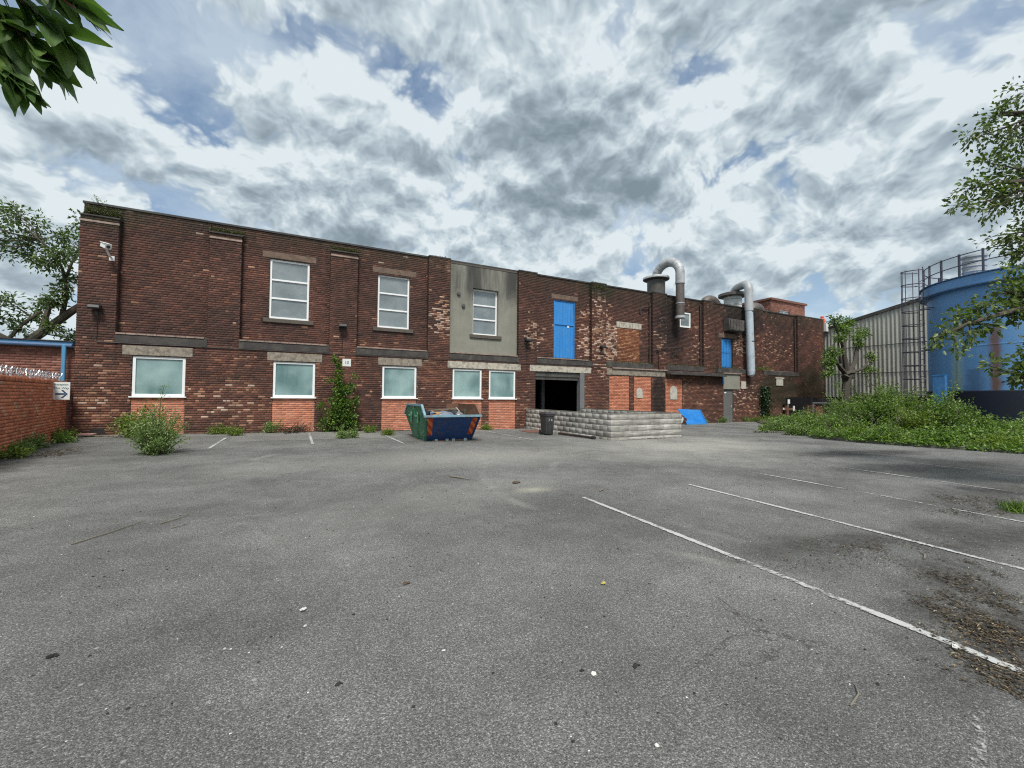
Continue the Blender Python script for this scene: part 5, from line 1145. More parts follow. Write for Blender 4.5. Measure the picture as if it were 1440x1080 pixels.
obj('handle', MB().tube([(bx-0.18, by+0.28, zb+0.86), (bx-0.18, by+0.35, zb+0.90), (bx+0.18, by+0.35, zb+0.90), (bx+0.18, by+0.28, zb+0.86)], 0.017, 8), 'bin_plastic', wb)
for s_ in (-1, 1):
    wx = bx+s_*0.20; obj('wheel', MB().tube([(wx-0.025, by+0.21, zb+0.10), (wx+0.025, by+0.21, zb+0.10)], 0.10, 16), 'black_metal', wb, smooth=True)
for xx in (-0.12, 0.12): obj('moulded_rib', MB().bar((bx+xx*0.75, by-0.210, zb+0.08), (bx+xx*0.9, by-0.262, zb+0.74), 0.025, 0.012), 'bin_plastic', wb)
text_obj('number', '7 4', 0.16, (bx, by-0.252, zb+0.62), (radians(85), 0, 0), 'text_grey', wb, depth=0.002)

t_ = thing('plastic_pipe', 'dark plastic pipe lying on the ground along the low wall', 'pipe', (9.7, 14, gz(9.7, 14)))
a_, b_ = Vector((9.82, 15.0, gz(9.8, 15)+0.06)), Vector((9.88, 12.7, gz(9.8, 13)+0.06))
obj('pipe', MB().tube([a_, b_], 0.045, 12), 'cast_iron', t_, smooth=True); obj('socket', MB().tube([b_-Vector((0, -0.12, 0)), b_-Vector((0, 0.04, 0))], 0.065, 12), 'black_metal', t_, smooth=True)

bb = thing('blue_board_panel', 'bright blue broken board leaning against the factory wall', 'board', (21.2, 17.6, gz(21, 17.6)))
Q = [(20.30, 17.62, -0.10), (20.28, 17.60, 0.28), (20.50, 17.6, 0.30), (20.42, 17.62, 0.16), (20.62, 17.64, 0.10), (20.70, 17.66, -0.02), (20.55, 17.60, -0.06), (20.62, 17.55, -0.13), (22.15, 17.45, -0.14), (21.98, 17.95, 0.78), (20.18, 17.95, 0.80)]
Q = [(20.42, 17.50, -0.13), (22.20, 17.50, -0.14), (22.02, 17.88, 0.74), (20.12, 17.88, 0.80), (20.22, 17.76, 0.50), (20.36, 17.72, 0.42), (20.50, 17.66, 0.28), (20.66, 17.68, 0.22), (20.60, 17.62, 0.10), (20.44, 17.60, 0.08), (20.50, 17.56, -0.02)]
obj('board', slab([tuple(q) for q in Q], 0.03, (0, 0.9, -0.3)), 'board_blue', bb)
obj('edge_strip', MB().bar((20.42, 17.48, -0.10), (22.22, 17.48, -0.11), 0.03, 0.07).bar((22.20, 17.48, -0.10), (22.03, 17.86, 0.76), 0.05, 0.03), 'blue_trim', bb)
obj('torn_backing', MB().bar((20.24, 17.74, 0.0), (20.50, 17.78, 0.36), 0.02, 0.16), 'scrap_white', bb)
t_ = obj('fallen_slab', MB().box(-6.25, -5.85, 17.95, 18.25, 0.10, 0.15), 'pink_slab', bevel=0.01); tag(t_, 'pale pink broken slab at the foot of the leftmost pilaster', 'slab')
t_ = obj('floor_plate', MB().box(9.1, 10.12, 16.2, 17.3, gz(9.6, 16.8)+0.004, gz(9.6, 16.8)+0.02), 'brick_plain_flat'); tag(t_, 'flat reddish slab on the ground left of the loading entrance wall', 'slab')

# ------------------------------------------------------------------ vegetation helpers
def leaf_arrays(C, D, size, ratio=0.5, fold=0.25, upbias=0.5, shades=(0, 1), rg=rng):
    """C centres (n,3), D leaf directions (n,3). one folded kite of two faces per leaf"""
    n = len(C); D = D/np.linalg.norm(D, axis=1)[:, None]
    nr = rg.normal(size=(n, 3)); nr[:, 2] += upbias*2; Sd = np.cross(D, nr); Sd /= np.linalg.norm(Sd, axis=1)[:, None]+1e-9
    Nn = np.cross(Sd, D); s_ = (size*rg.uniform(0.65, 1.25, n))[:, None]
    base = C; tip = C+D*s_-Nn*s_*0.12; mid = C+D*s_*0.45
    l = mid+Sd*s_*ratio/2+Nn*s_*fold*ratio; r_ = mid-Sd*s_*ratio/2+Nn*s_*fold*ratio
    V = np.stack([base, l, tip, r_], 1).reshape(-1, 3)
    k = 4*np.arange(n)[:, None]; Fq = np.concatenate([k+np.array([[0, 2, 1]]), k+np.array([[0, 3, 2]])], 1).reshape(-1, 3)
    v = rg.uniform(shades[0], shades[1], n); uv = np.repeat(np.stack([v, rg.random(n)], 1), 6, axis=0)
    return V, Fq, uv
def leaf_mesh(name, C, D, size, mname, parent=None, kind=None, label=None, **k):
    V, Fq, uv = leaf_arrays(np.asarray(C), np.asarray(D), size, **k)
    return link(name, arr_mesh(name, V, [Fq], uv), mname, parent, None, label, kind)
def unit(rg, n, zb=0.0):
    v = rg.normal(size=(n, 3)); v[:, 2] += zb; return v/np.linalg.norm(v, axis=1)[:, None]

def bezier(a, b, c, n=6):
    a, b, c = map(np.array, (a, b, c)); return [tuple((1-t)**2*a+2*t*(1-t)*b+t*t*c) for t in np.linspace(0, 1, n+1)]
def shrub(root, base, h, rad, nstem, leaves, lsize, mname, ratio=0.5, lean=(0, 0), spread=0.8, seed=0, stem='stem', flat=0.0, minf=0.15, upb=0.6):
    rg = np.random.default_rng(seed); mb = MB(); C = []; D = []
    for s_ in range(nstem):
        a = rg.uniform(0, 2*pi); q = math.sqrt(rg.random())*rad; hh = h*rg.uniform(0.35, 0.95)*(1-0.30*(q/rad)**2)*(rg.uniform(1.2, 1.65) if rg.random() < 0.12 else 1.0)
        b = (base[0]+cos(a)*q*0.25, base[1]+sin(a)*q*0.25, base[2]); e = (base[0]+cos(a)*q+lean[0]*hh, base[1]+sin(a)*q+lean[1]*hh, base[2]+hh)
        m_ = ((b[0]+e[0])/2+rg.normal()*0.06*h-cos(a)*q*.1, (b[1]+e[1])/2+rg.normal()*0.06*h-sin(a)*q*.1, base[2]+hh*0.62)
        pts = bezier(b, m_, e, 6); mb.tube(pts, [0.012*h*(1-0.8*i/6)+0.002 for i in range(7)], 4)
        nl = int(leaves/nstem); P_ = np.array(pts); t_ = rg.uniform(minf, 1.0, nl)**0.85*6; i0 = np.minimum(t_.astype(int), 5); fr = (t_-i0)[:, None]
        c = P_[i0]*(1-fr)+P_[i0+1]*fr
        off = unit(rg, nl, 0.1)*rg.uniform(0.02, 1, nl)[:, None]*(spread*lsize*3.0)*(1.15-0.6*(t_/6))[:, None]
        C.append(c+off); d = off/np.linalg.norm(off, axis=1)[:, None]+unit(rg, nl)*0.6; d[:, 2] += flat; D.append(d)
    obj('stems', mb, stem, root)
    C = np.concatenate(C); C[:, 2] = np.maximum(C[:, 2], base[2]+0.01)
    f = leaf_mesh('foliage', C, np.concatenate(D), lsize, mname, root, ratio=ratio, upbias=upb, rg=rg); return f

def tree(root, trunk, limbs, clumps, lsize, mname, bark='bark', twigs=14, per=26, ratio=0.5, seed=0, trunk_name='trunk', droop=0.0, rtw=0.012, sp=1.0):
    """trunk: (points, radii); limbs: list of (points, radii); clumps: (x,y,z,r,weight)"""
    rg = np.random.default_rng(seed)
    mb = MB().tube(trunk[0], trunk[1], 10); obj(trunk_name, mb, bark, root, smooth=True)
    lm = MB(); anchor = []
    for pts, rad in limbs:
        lm.tube(pts, rad, 7)
        for i in range(len(pts)-1):
            for f in (0, 0.5): anchor.append((np.array(pts[i])*(1-f)+np.array(pts[i+1])*f, rad[i]))
    anchor += [(np.array(p), r_) for p, r_ in zip(trunk[0][1:], trunk[1][1:])]
    C = []; D = []
    for (x, y, z, r_, wt) in clumps:
        c = np.array((x, y, z)); a, ra = min(anchor, key=lambda q: np.linalg.norm(q[0]-c)+0.15*abs(q[0][2]-z))
        m_ = (a+c)/2+rg.normal(size=3)*0.12*np.linalg.norm(c-a); br = bezier(a, m_, c, 4)
        r0 = min(ra*0.6, 0.012+0.05*r_); lm.tube(br, [r0*(1-0.7*i/4) for i in range(5)], 5)
        for k in range(int(twigs*wt)):
            d = unit(rg, 1, 0.1)[0]; e = c+d*r_*rg.uniform(0.45, 1.0)**0.6*np.array([1, 1, 0.85]); e[2] -= droop*r_*rg.random()
            s0 = np.array(br[int(rg.integers(2, 5))]); tw = bezier(s0, (s0+e)/2+rg.normal(size=3)*0.13*r_, e, 4)
            lm.tube(tw, [rtw*(1-0.75*i/4) for i in range(5)], 3, caps=False)
            n = int(per*rg.uniform(0.5, 1.4)); P_ = np.array(tw); t_ = rg.uniform(0.25, 1.0, n)*4; i0 = np.minimum(t_.astype(int), 3); fr = (t_-i0)[:, None]
            cc = P_[i0]*(1-fr)+P_[i0+1]*fr; off = unit(rg, n)*lsize*1.3*sp*rg.uniform(0.1, 1, n)[:, None]
            C.append(cc+off); dd = off/(lsize)+(P_[-1]-P_[0])*0.6/max(r_, .1)+unit(rg, n)*0.5; dd[:, 2] -= 0.25; D.append(dd)
    obj('branches', lm, bark, root, smooth=True)
    leaf_mesh('crown', np.concatenate(C), np.concatenate(D), lsize, mname, root, ratio=ratio, upbias=0.5, rg=rg)

# tree behind the low building
t_ = thing('broadleaf_tree', 'leaning broadleaf tree rising behind the low building on the left', 'tree', (-11.8, 25.5, 0))
tr = ([(-12.2, 25.6, -0.3), (-11.6, 25.5, 1.6), (-10.6, 25.2, 3.4), (-9.9, 25.0, 4.0), (-9.0, 25.0, 5.0), (-8.2, 25.2, 5.9)], [0.277, 0.238, 0.198, 0.172, 0.145, 0.099])
lim = [([(-9.3, 25.0, 4.7), (-9.15, 25.0, 5.9), (-9.35, 25.0, 6.9), (-9.8, 24.9, 7.7), (-10.4, 24.8, 8.3)], [0.099, 0.079, 0.059, 0.046, 0.020]),
       ([(-9.2, 25.0, 6.5), (-9.0, 25.1, 7.5), (-8.7, 25.2, 8.6)], [0.059, 0.040, 0.020]),
       ([(-9.9, 25.0, 4.0), (-9.75, 25.0, 4.9), (-9.6, 25.0, 5.5)], [0.132, 0.092, 0.059]),
       ([(-10.6, 25.2, 3.4), (-11.3, 25.0, 3.9), (-12.2, 24.8, 4.1)], [0.132, 0.099, 0.066]),
       ([(-10.9, 25.1, 3.7), (-10.5, 25.0, 4.3), (-9.95, 25.0, 4.9)], [0.079, 0.066, 0.053])]
cl = []
g = random.Random(5)
for (x, z, r_) in ((-10.9, 9.0, .75), (-10.3, 8.6, .8), (-9.7, 8.4, .8), (-9.1, 8.1, .85), (-10.6, 8.0, .75), (-9.9, 7.7, .7), (-9.2, 7.4, .6), (-11.3, 8.2, .8), (-11.5, 9.3, .8), (-11.3, 7.2, .7), (-10.6, 7.2, .6), (-8.6, 8.8, .7), (-8.4, 7.6, .7), (-12.2, 8.6, .8), (-12.0, 7.6, .8),
                   (-9.2, 6.4, .5), (-9.5, 6.9, .45), (-9.15, 5.8, .4), (-10.9, 5.2, .6), (-10.3, 4.7, .55), (-11.4, 4.7, .7), (-11.7, 5.6, .6), (-10.1, 5.3, .4), (-9.4, 5.3, .45), (-10.6, 4.2, .5), (-9.4, 4.2, .4), (-12.5, 5, .7), (-9.0, 3.9, .4)):
    cl.append((x, 25+g.uniform(-.7, .7), z, r_, 1.0))
tree(t_, tr, lim, cl, 0.165, 'leaf_left', twigs=12, per=17, seed=2, rtw=0.013, sp=1.3)

# pollarded tree before the shed
t_ = thing('pollarded_tree', 'lopped tree with knobbly trunk and short leafy shoots before the shed', 'tree', (34.5, 16, 0))
tr = ([(34.4, 15.9, -0.3), (34.5, 15.9, 1.3), (34.65, 15.9, 2.6), (34.9, 15.9, 3.3)], [0.34, 0.26, 0.25, 0.33])
lim = [([(34.7, 15.9, 3.2), (33.6, 15.9, 3.9), (32.6, 15.8, 4.6)], [0.173, 0.122, 0.086]), ([(34.8, 15.9, 3.3), (34.5, 15.9, 4.4), (34.3, 15.9, 5.2)], [0.216, 0.158, 0.115]), ([(35.0, 15.9, 3.3), (35.9, 15.9, 4.2), (36.2, 15.9, 5.3)], [0.202, 0.130, 0.086]),
       ([(34.3, 15.9, 5.2), (33.5, 15.8, 6.0), (33.0, 15.8, 6.8)], [0.108, 0.072, 0.050]), ([(34.4, 15.9, 5.1), (34.8, 15.9, 6.1), (35.0, 16, 6.9)], [0.108, 0.072, 0.043]), ([(36.0, 15.9, 4.6), (36.7, 15.9, 5.6), (36.9, 15.9, 6.3)], [0.094, 0.065, 0.043]), ([(34.0, 15.9, 4.0), (33.3, 15.7, 5.2), (33.2, 15.7, 5.8)], [0.086, 0.058, 0.036]),
       ([(35.2, 15.8, 3.4), (36.4, 15.6, 3.7), (37.0, 15.5, 4.4)], [0.130, 0.079, 0.043])]
cl = [(33.0, 15.8, 7.0, .55, .8), (33.6, 15.7, 6.4, .5, .7), (35.0, 15.9, 7.0, .55, .8), (34.4, 15.8, 6.3, .5, .6), (36.9, 15.8, 6.4, .6, .8), (36.4, 15.8, 5.5, .5, .6), (32.4, 15.7, 4.7, .6, 1.2), (31.9, 15.7, 4.0, .55, 1.2), (33.2, 15.6, 5.7, .45, .6), (37.1, 15.5, 4.6, .5, .6), (31.7, 15.6, 3.2, .45, .7), (35.7, 15.6, 5.9, .45, .5), (36.8, 15.4, 3.7, .4, .5)]
tree(t_, tr, lim, cl, 0.15, 'leaf_shrub', bark='bark_pale', twigs=26, per=16, seed=4, rtw=0.02)
obj('trunk_burr', MB().blob((34.8, 15.75, 3.35), 0.34, 3, (1.1, 0.8, 0.7), 0.3).blob((35.1, 15.8, 3.1), 0.22, 4, (1, 1, 0.8), 0.3).blob((34.45, 15.8, 3.05), 0.26, 6, (1, 1, 0.9), 0.3), 'bark_pale', t_, smooth=True)

# big tree at the right edge, trunk out of the picture
t_ = thing('overhanging_tree', 'dark leafy tree overhanging from the right side of the car park', 'tree', (13.2, 0.2, 0))
tr = ([(13.6, 0.2, -0.2), (13.5, 0.3, 1.6), (13.4, 0.5, 3.2), (13.3, 0.8, 5.0), (13.1, 1.2, 7.0), (12.9, 1.4, 8.8)], [0.34, 0.28, 0.24, 0.19, 0.13, 0.06])
lim = [([(13.4, 0.5, 3.0), (12.2, 1.4, 3.3), (11.0, 2.2, 3.1), (10.0, 2.8, 2.75), (9.6, 3.1, 2.5)], [0.12, 0.085, 0.055, 0.03, 0.012]),
       ([(13.4, 0.6, 3.6), (12.6, 1.6, 4.2), (11.8, 2.6, 4.5)], [0.11, 0.07, 0.03]), ([(13.3, 0.8, 4.8), (12.5, 1.8, 5.4), (11.5, 2.8, 5.5)], [0.10, 0.06, 0.025]),
       ([(13.2, 1.0, 6.0), (12.5, 2.0, 6.7), (11.7, 2.8, 6.9)], [0.09, 0.05, 0.02]), ([(13.5, 0.3, 2.2), (12.0, 1.3, 2.3), (10.6, 2.0, 1.9), (9.9, 2.2, 1.5)], [0.10, 0.06, 0.035, 0.012]), ([(13.1, 1.2, 7.0), (12.6, 2.2, 7.7), (12.4, 2.6, 8.2)], [0.06, 0.04, 0.015])]
cl = [(12.35, 2.6, 7.45, .42, .8), (11.75, 2.85, 6.9, .38, .9), (11.3, 3.1, 6.45, .30, .6), (12.2, 2.6, 6.5, .45, 1), (11.6, 2.9, 5.95, .34, .8), (11.25, 3.1, 5.45, .30, .8), (11.0, 3.2, 5.1, .26, .6), (11.75, 2.8, 5.3, .36, .9), (12.2, 2.5, 5.6, .42, 1), (12.5, 2.3, 6.1, .45, 1), (12.0, 2.6, 4.75, .34, .8), (12.4, 2.4, 5.0, .4, .8), (11.6, 2.9, 4.55, .28, .6), (12.7, 2.2, 7.0, .4, 1), (11.9, 2.7, 4.15, .24, .5), (12.4, 2.3, 4.3, .3, .6),
      (11.3, 2.4, 3.45, .40, 1.3), (10.8, 2.6, 3.35, .34, 1.2), (10.4, 2.7, 3.10, .26, .8), (10.0, 2.95, 2.88, .20, .6), (9.72, 3.05, 2.62, .15, .45), (9.55, 3.15, 2.40, .11, .3), (10.9, 2.4, 2.95, .30, 1), (11.6, 2.1, 3.1, .42, 1.4), (12.0, 1.9, 3.5, .42, 1.3),
      (10.8, 2.2, 2.45, .32, 1.2), (10.4, 2.3, 2.15, .28, 1.2), (10.2, 2.3, 1.85, .22, 1), (11.0, 2.0, 2.0, .34, 1.3), (11.3, 1.9, 2.6, .40, 1.3), (10.7, 2.1, 1.65, .25, 1), (9.85, 2.55, 2.02, .12, .4), (9.55, 1.98, 1.22, .10, .5), (11.6, 1.6, 2.0, .4, 1.2), (12.2, 1.5, 2.8, .5, 1.2), (11.3, 1.7, 1.5, .3, 1)]
cl += [(x+dx, y+dy, z+dz, r_*0.85, w_) for (x, y, z, r_, w_) in cl for dx, dy, dz in ((0.30, -0.25, -0.12),)]
cl += [(10.9, 2.55, 3.55, .28, .9), (11.6, 2.3, 3.75, .34, 1.1), (11.9, 2.1, 2.5, .40, 1.2), (11.5, 2.2, 2.15, .36, 1.2), ]
cl = [(x, y, z, r_, w_*(0.8 if z < 3.8 else 0.9)) for x, y, z, r_, w_ in cl]
tree(t_, tr, lim, cl, 0.09, 'leaf_tree', twigs=16, per=15, seed=9, rtw=0.006, ratio=0.55, droop=0.15, sp=1.3)

# near branch at the top left: a tree standing left of the camera
nb = thing('cherry_tree', 'cherry tree whose leafy branch hangs into the upper left corner', 'tree', (-2.9, 0.6, 0))
ROOTLOC[nb.name] = (-2.9, 0.6, 0)
obj('trunk', MB().tube([(-3.1, 0.1, -0.1), (-3.0, 0.2, 1.2), (-2.9, 0.3, 2.2), (-2.8, 0.4, 3.2)], [0.14, 0.11, 0.10, 0.07], 10), 'bark', nb, smooth=True)
T0 = np.array([(-2.85, 0.35, 2.6), (-2.0, 1.2, 3.0), (-1.4, 1.6, 2.90), (-1.0, 1.74, 2.70), (-0.76, 1.72, 2.52)])
TW = [T0, np.array([(-1.4, 1.6, 2.90), (-1.0, 1.66, 2.76), (-0.78, 1.66, 2.60), (-0.62, 1.62, 2.46)]), np.array([(-1.0, 1.74, 2.70), (-0.90, 1.73, 2.55), (-0.80, 1.71, 2.42), (-0.75, 1.69, 2.34)]),
      np.array([(-1.0, 1.66, 2.76), (-0.82, 1.60, 2.68), (-0.68, 1.57, 2.58), (-0.57, 1.54, 2.50)]), np.array([(-1.1, 1.58, 2.86), (-0.85, 1.54, 2.78), (-0.70, 1.50, 2.68), (-0.60, 1.48, 2.60)]), np.array([(-1.0, 1.74, 2.70), (-0.84, 1.70, 2.56), (-0.72, 1.66, 2.46), (-0.66, 1.64, 2.38)])]
for i, P_ in enumerate(TW): obj('branch', MB().tube([tuple(p) for p in P_], [0.03*(1-i_/len(P_))+0.003 if i == 0 else 0.006*(1-i_/len(P_))+0.002 for i_ in range(len(P_))], 8), 'red_stem' if i else 'bark', nb, smooth=True)
def big_leaf(seed):
    g = random.Random(seed); n = 9; wd = g.uniform(0.40, 0.50); V = []; Fc = []
    curl = g.uniform(0.06, 0.20); fold = g.uniform(0.12, 0.3)
    for i in range(n+1):
        t__ = (i/n)**0.9; w_ = wd*0.5*(sin(pi*t__**0.85)**0.8)*(1-0.35*t__**2) if 0 < i < n else 0.004
        zc_ = -curl*t__*t__; x_ = t__
        for q in (-1, -0.5, 0, 0.5, 1):
            V.append((x_, w_*q+0.006*sin(i*2.3+q*2), zc_+abs(q)*w_*fold*1.6+0.012*sin(9*t__+3*q)))
    for i in range(n):
        for j in range(4): k = i*5+j; Fc.append((k, k+5, k+6, k+1))
    me = arr_mesh('leaf', np.array(V), [np.array(Fc)], np.tile([[g.uniform(0.1, 1.0), g.random()]], (len(Fc)*4, 1)), smooth=True); me.materials.append(MATS['leaf_near']); return me
LM = [big_leaf(s_) for s_ in range(8)]
g = random.Random(21)
cnt = 0
for P_ in TW:
    seg = len(P_)-1; L_ = sum(np.linalg.norm(P_[i+1]-P_[i]) for i in range(seg)); nl = 47 if P_ is not T0 else 48
    for k in range(nl):
        t__ = (0.6 if P_ is T0 else 0.34)+(0.4 if P_ is T0 else 0.66)*g.random(); f = t__*seg; i0 = min(int(f), seg-1); c = P_[i0]*(1-(f-i0))+P_[i0+1]*(f-i0)
        dr = (P_[i0+1]-P_[i0])/np.linalg.norm(P_[i0+1]-P_[i0]); d = Vector(dr*0.9+np.array([g.gauss(0.25, .36), g.gauss(0, .36), g.gauss(-0.10, .30)])).normalized()
        s_ = g.uniform(0.075, 0.125); up = Vector((g.gauss(0, .45), g.gauss(0, .45), 1)).normalized(); y_ = up.cross(d).normalized(); z_ = d.cross(y_)
        m4 = Matrix((d*s_, y_*s_, z_*s_)).transposed().to_4x4(); m4.translation = Vector(c)+d*0.012+Vector((2.9, -0.6, 0))
        if cnt < 285:
            o = bpy.data.objects.new('leaf', LM[g.randrange(8)]); COL.objects.link(o); o.parent = nb; o.matrix_local = m4; cnt += 1

# sapling against the wall
sp_ = thing('sapling', 'leafy green sapling growing against the wall beside the second ground floor window', 'sapling', (1.45, 18.1, gz(1.4, 18)))
zs0 = gz(1.4, 18.1)
st = [(1.55, 18.2, zs0), (1.5, 18.25, 0.9), (1.42, 18.25, 1.9), (1.25, 18.2, 2.9)]
obj('stem', MB().tube(st, [0.035, 0.028, 0.018, 0.006], 7), 'stem', sp_)
C = []; D = []; rg = np.random.default_rng(31); lm = MB()
for (x, z, r_, n) in ((1.5, 0.35, .42, 330), (1.15, 0.55, .30, 220), (1.45, 0.85, .36, 330), (1.85, 0.5, .28, 170), (1.35, 1.25, .30, 260), (1.65, 1.1, .24, 140), (0.80, 0.98, .15, 60), (1.95, 1.05, .20, 70), (2.05, 1.25, .13, 45), (1.45, 1.65, .26, 200), (1.82, 1.72, .20, 100), (1.98, 2.22, .10, 28), (1.35, 2.05, .18, 90), (1.4, 2.35, .14, 60), (1.0, 2.05, .10, 25), (1.27, 2.78, .13, 55), (1.36, 2.62, .11, 35), (1.2, 2.95, .08, 20), (0.9, 0.3, .25, 110), (2.0, .25, .2, 70)):
    c = np.array((x, 18.14, z)); lm.tube([tuple(np.array([1.5-0.08*z, 18.23, max(z-0.35*r_-0.12, 0)])), tuple(c)], [0.012, 0.005], 4)
    o_ = unit(rg, n)*(rg.random(n)**0.4)[:, None]*r_*np.array([1, 0.75, 1]); C.append(c+o_); d = o_/r_+unit(rg, n)*.5; d[:, 2] -= 0.1; d[:, 1] -= 0.3; D.append(d)
obj('branches', lm, 'stem', sp_)
C = np.concatenate(C); C[:, 1] = np.minimum(C[:, 1], 18.5); C[:, 2] = np.maximum(C[:, 2], zs0+.02)
leaf_mesh('foliage', C, np.concatenate(D), 0.105, 'leaf_sapling', sp_, ratio=0.75, upbias=0.8, rg=rg)

# flowering weed bush on the asphalt, lime plant behind it
zc_ = gz(-3.1, 12.6)
t_ = thing('weed_bush', 'bushy weed with pale flowers growing out of the asphalt', 'bush', (-3.0, 12.7, zc_))
shrub(t_, (-3.02, 12.75, zc_), 1.12, 0.66, 64, 6200, 0.055, 'leaf_weed', ratio=0.42, spread=1.25, seed=11, minf=0.08)
C = []; rg = np.random.default_rng(12)
for i in range(130): a = rg.uniform(0, 6.28); q = rg.random()**.5*0.5; C.append((-3.02+cos(a)*q, 12.75+sin(a)*q, zc_+1.15-0.75*q+rg.normal()*0.10))
leaf_mesh('flower', C, unit(rg, 130, 1.0), 0.03, 'straw', t_, ratio=0.9, upbias=1.0)
t_ = thing('lime_weed', 'yellow green leafy weed at the wall behind the flowering bush', 'weed', (-4.6, 17.4, gz(-4.6, 17.4)))
shrub(t_, (-4.65, 17.6, gz(-4.6, 17.6)), 0.95, 0.75, 26, 1900, 0.10, 'leaf_lime', ratio=0.5, spread=0.9, seed=13)

WEEDS = [(-6.25, 17.2, .34, .35, 'leaf_lime', 'low weed clump in the corner below the direction sign'), (-5.9, 16.2, .26, .4, 'leaf_shrub', 'low green clump between wall end and pale slab'), (-5.95, 14.9, .34, .32, 'leaf_weed', 'weeds rooted along the brick boundary wall, farther clump'), (-5.75, 13.75, .30, .28, 'leaf_weed', 'weeds rooted along the brick boundary wall, nearer clump'), (-5.55, 12.9, .2, .35, 'leaf_lime', 'small weeds at the boundary wall on the left picture edge'),
         (-2.55, 18.2, .32, .35, 'leaf_lime', 'small weed under the second pilaster'), (-2.0, 17.5, .36, .32, 'leaf_lime', 'lime green weed at the end of the pale apron'), (-0.9, 18.2, .50, .4, 'leaf_weed', 'weed beside the left edge of the second red panel'), (2.55, 17.6, .26, .34, 'leaf_lime', 'flat weed before the third red panel'), (2.95, 16.2, .22, .24, 'leaf_lime', 'small weed at the apron corner near the skip'), (1.65, 15.4, .28, .22, 'leaf_weed', 'weed sprouting from the apron in front of sapling, right stem'), (1.32, 15.3, .25, .2, 'leaf_weed', 'weed sprouting from the apron in front of sapling, left stem'),
         (6.0, 18.25, .3, .3, 'leaf_lime', 'weeds at the wall just right of the skip'), (7.9, 18.3, .2, .35, 'leaf_lime', 'low weeds between the two right ground floor windows'), (29.2, 17.9, .55, .9, 'leaf_shrub', 'weeds at the wall beyond the marker post'), (27.6, 18.1, .4, .7, 'leaf_shrub', 'weeds at the wall right of the grey door'), (24.7, 18.3, .4, .35, 'leaf_weed', 'weed left of the grey steel door'), (22.8, 18.3, .3, .35, 'leaf_weed', 'weed right of the blue broken board')]
for i, (x, y, h, r_, mn, lb) in enumerate(WEEDS):
    z = gz(x, y); t_ = thing('weed', lb, 'weed', (x, y, z), 'weeds along the foot of the walls'); shrub(t_, (x, y, z), h, r_, 14, int(420+900*r_), 0.065, mn, ratio=0.45, spread=1.0, seed=40+i)
# dry reddish climbers below the second window
t_ = thing('dried_weeds', 'reddish brown dried weeds below the second red panel', 'weed', (-0.2, 18.3, gz(0, 18)))
shrub(t_, (-0.2, 18.35, gz(0, 18)), 0.35, 1.0, 30, 1700, 0.06, 'leaf_dry', ratio=0.4, spread=1.0, seed=77, stem='red_stem')
t_ = thing('ivy_patch', 'dark ivy climbing the wall behind the marker post', 'ivy', (29.6, 18.4, 0))
rg = np.random.default_rng(5); n = 900; C = np.stack([29.5+rg.normal(size=n)*0.28, 18.5+rg.uniform(-.12, .06, n), 0.2+rg.random(n)**0.9*2.1], 1); leaf_mesh('foliage', C, unit(rg, n, -0.2), 0.12, 'leaf_ivy', t_, ratio=0.9, rg=rg)
obj('stems', MB().tube([(29.5, 18.55, -0.1), (29.45, 18.57, 1.0), (29.6, 18.57, 2.1)], [0.03, 0.02, 0.01], 5), 'bark', t_)
# moss and plants on ledges
for i, (x0, x1, z, y, n, h, mn, lb) in enumerate(((-6.5, -5.6, 7.46, 18.68, 900, .24, 'leaf_moss', 'mossy plants on the leftmost pilaster cap'), (-3.1, -2.0, 7.5, 18.68, 600, .12, 'leaf_moss', 'moss on the second pilaster cap'), (1.0, 2.1, 7.5, 18.68, 600, .12, 'leaf_moss', 'moss on the third pilaster cap'), (5.2, 6.1, 7.86, 18.7, 180, .05, 'leaf_moss', 'moss on parapet beside the rendered bay'),
        (14.3, 15.3, 7.5, 18.57, 350, .35, 'leaf_moss', 'moss on the parapet above the stained pilaster'), (15.9, 25, 3.5, 18.6, 1100, .06, 'leaf_moss', 'moss along the ledge above the bricked openings'), (28.6, 30.2, 3.5, 18.55, 420, .28, 'leaf_shrub', 'plants on the ledge right of the pale duct'), (25.0, 27.0, 3.5, 18.6, 260, .14, 'leaf_moss', 'plants on the ledge below the blue upper door'), (11, 14.3, 3.48, 18.62, 260, .04, 'leaf_moss', 'moss on the ledge under the blue loading door'))):
    rg = np.random.default_rng(60+i); C = np.stack([rg.uniform(x0, x1, n), y+rg.normal(size=n)*0.05, z-0.02+np.abs(rg.normal(size=n))*h*0.45], 1)
    o = leaf_mesh('ledge_moss', C, unit(rg, n, 0.7), 0.055, mn, None, rg=rg); tag(o, lb, 'moss', 'moss on the ledges of the factory'); o['kind'] = 'stuff'
t_ = thing('parapet_weed', 'spindly weed standing on the parapet corner', 'weed', (-6.3, 18.9, ZT)); shrub(t_, (-6.2, 18.9, ZT+.05), 0.35, 0.5, 6, 60, 0.05, 'leaf_weed', seed=91)

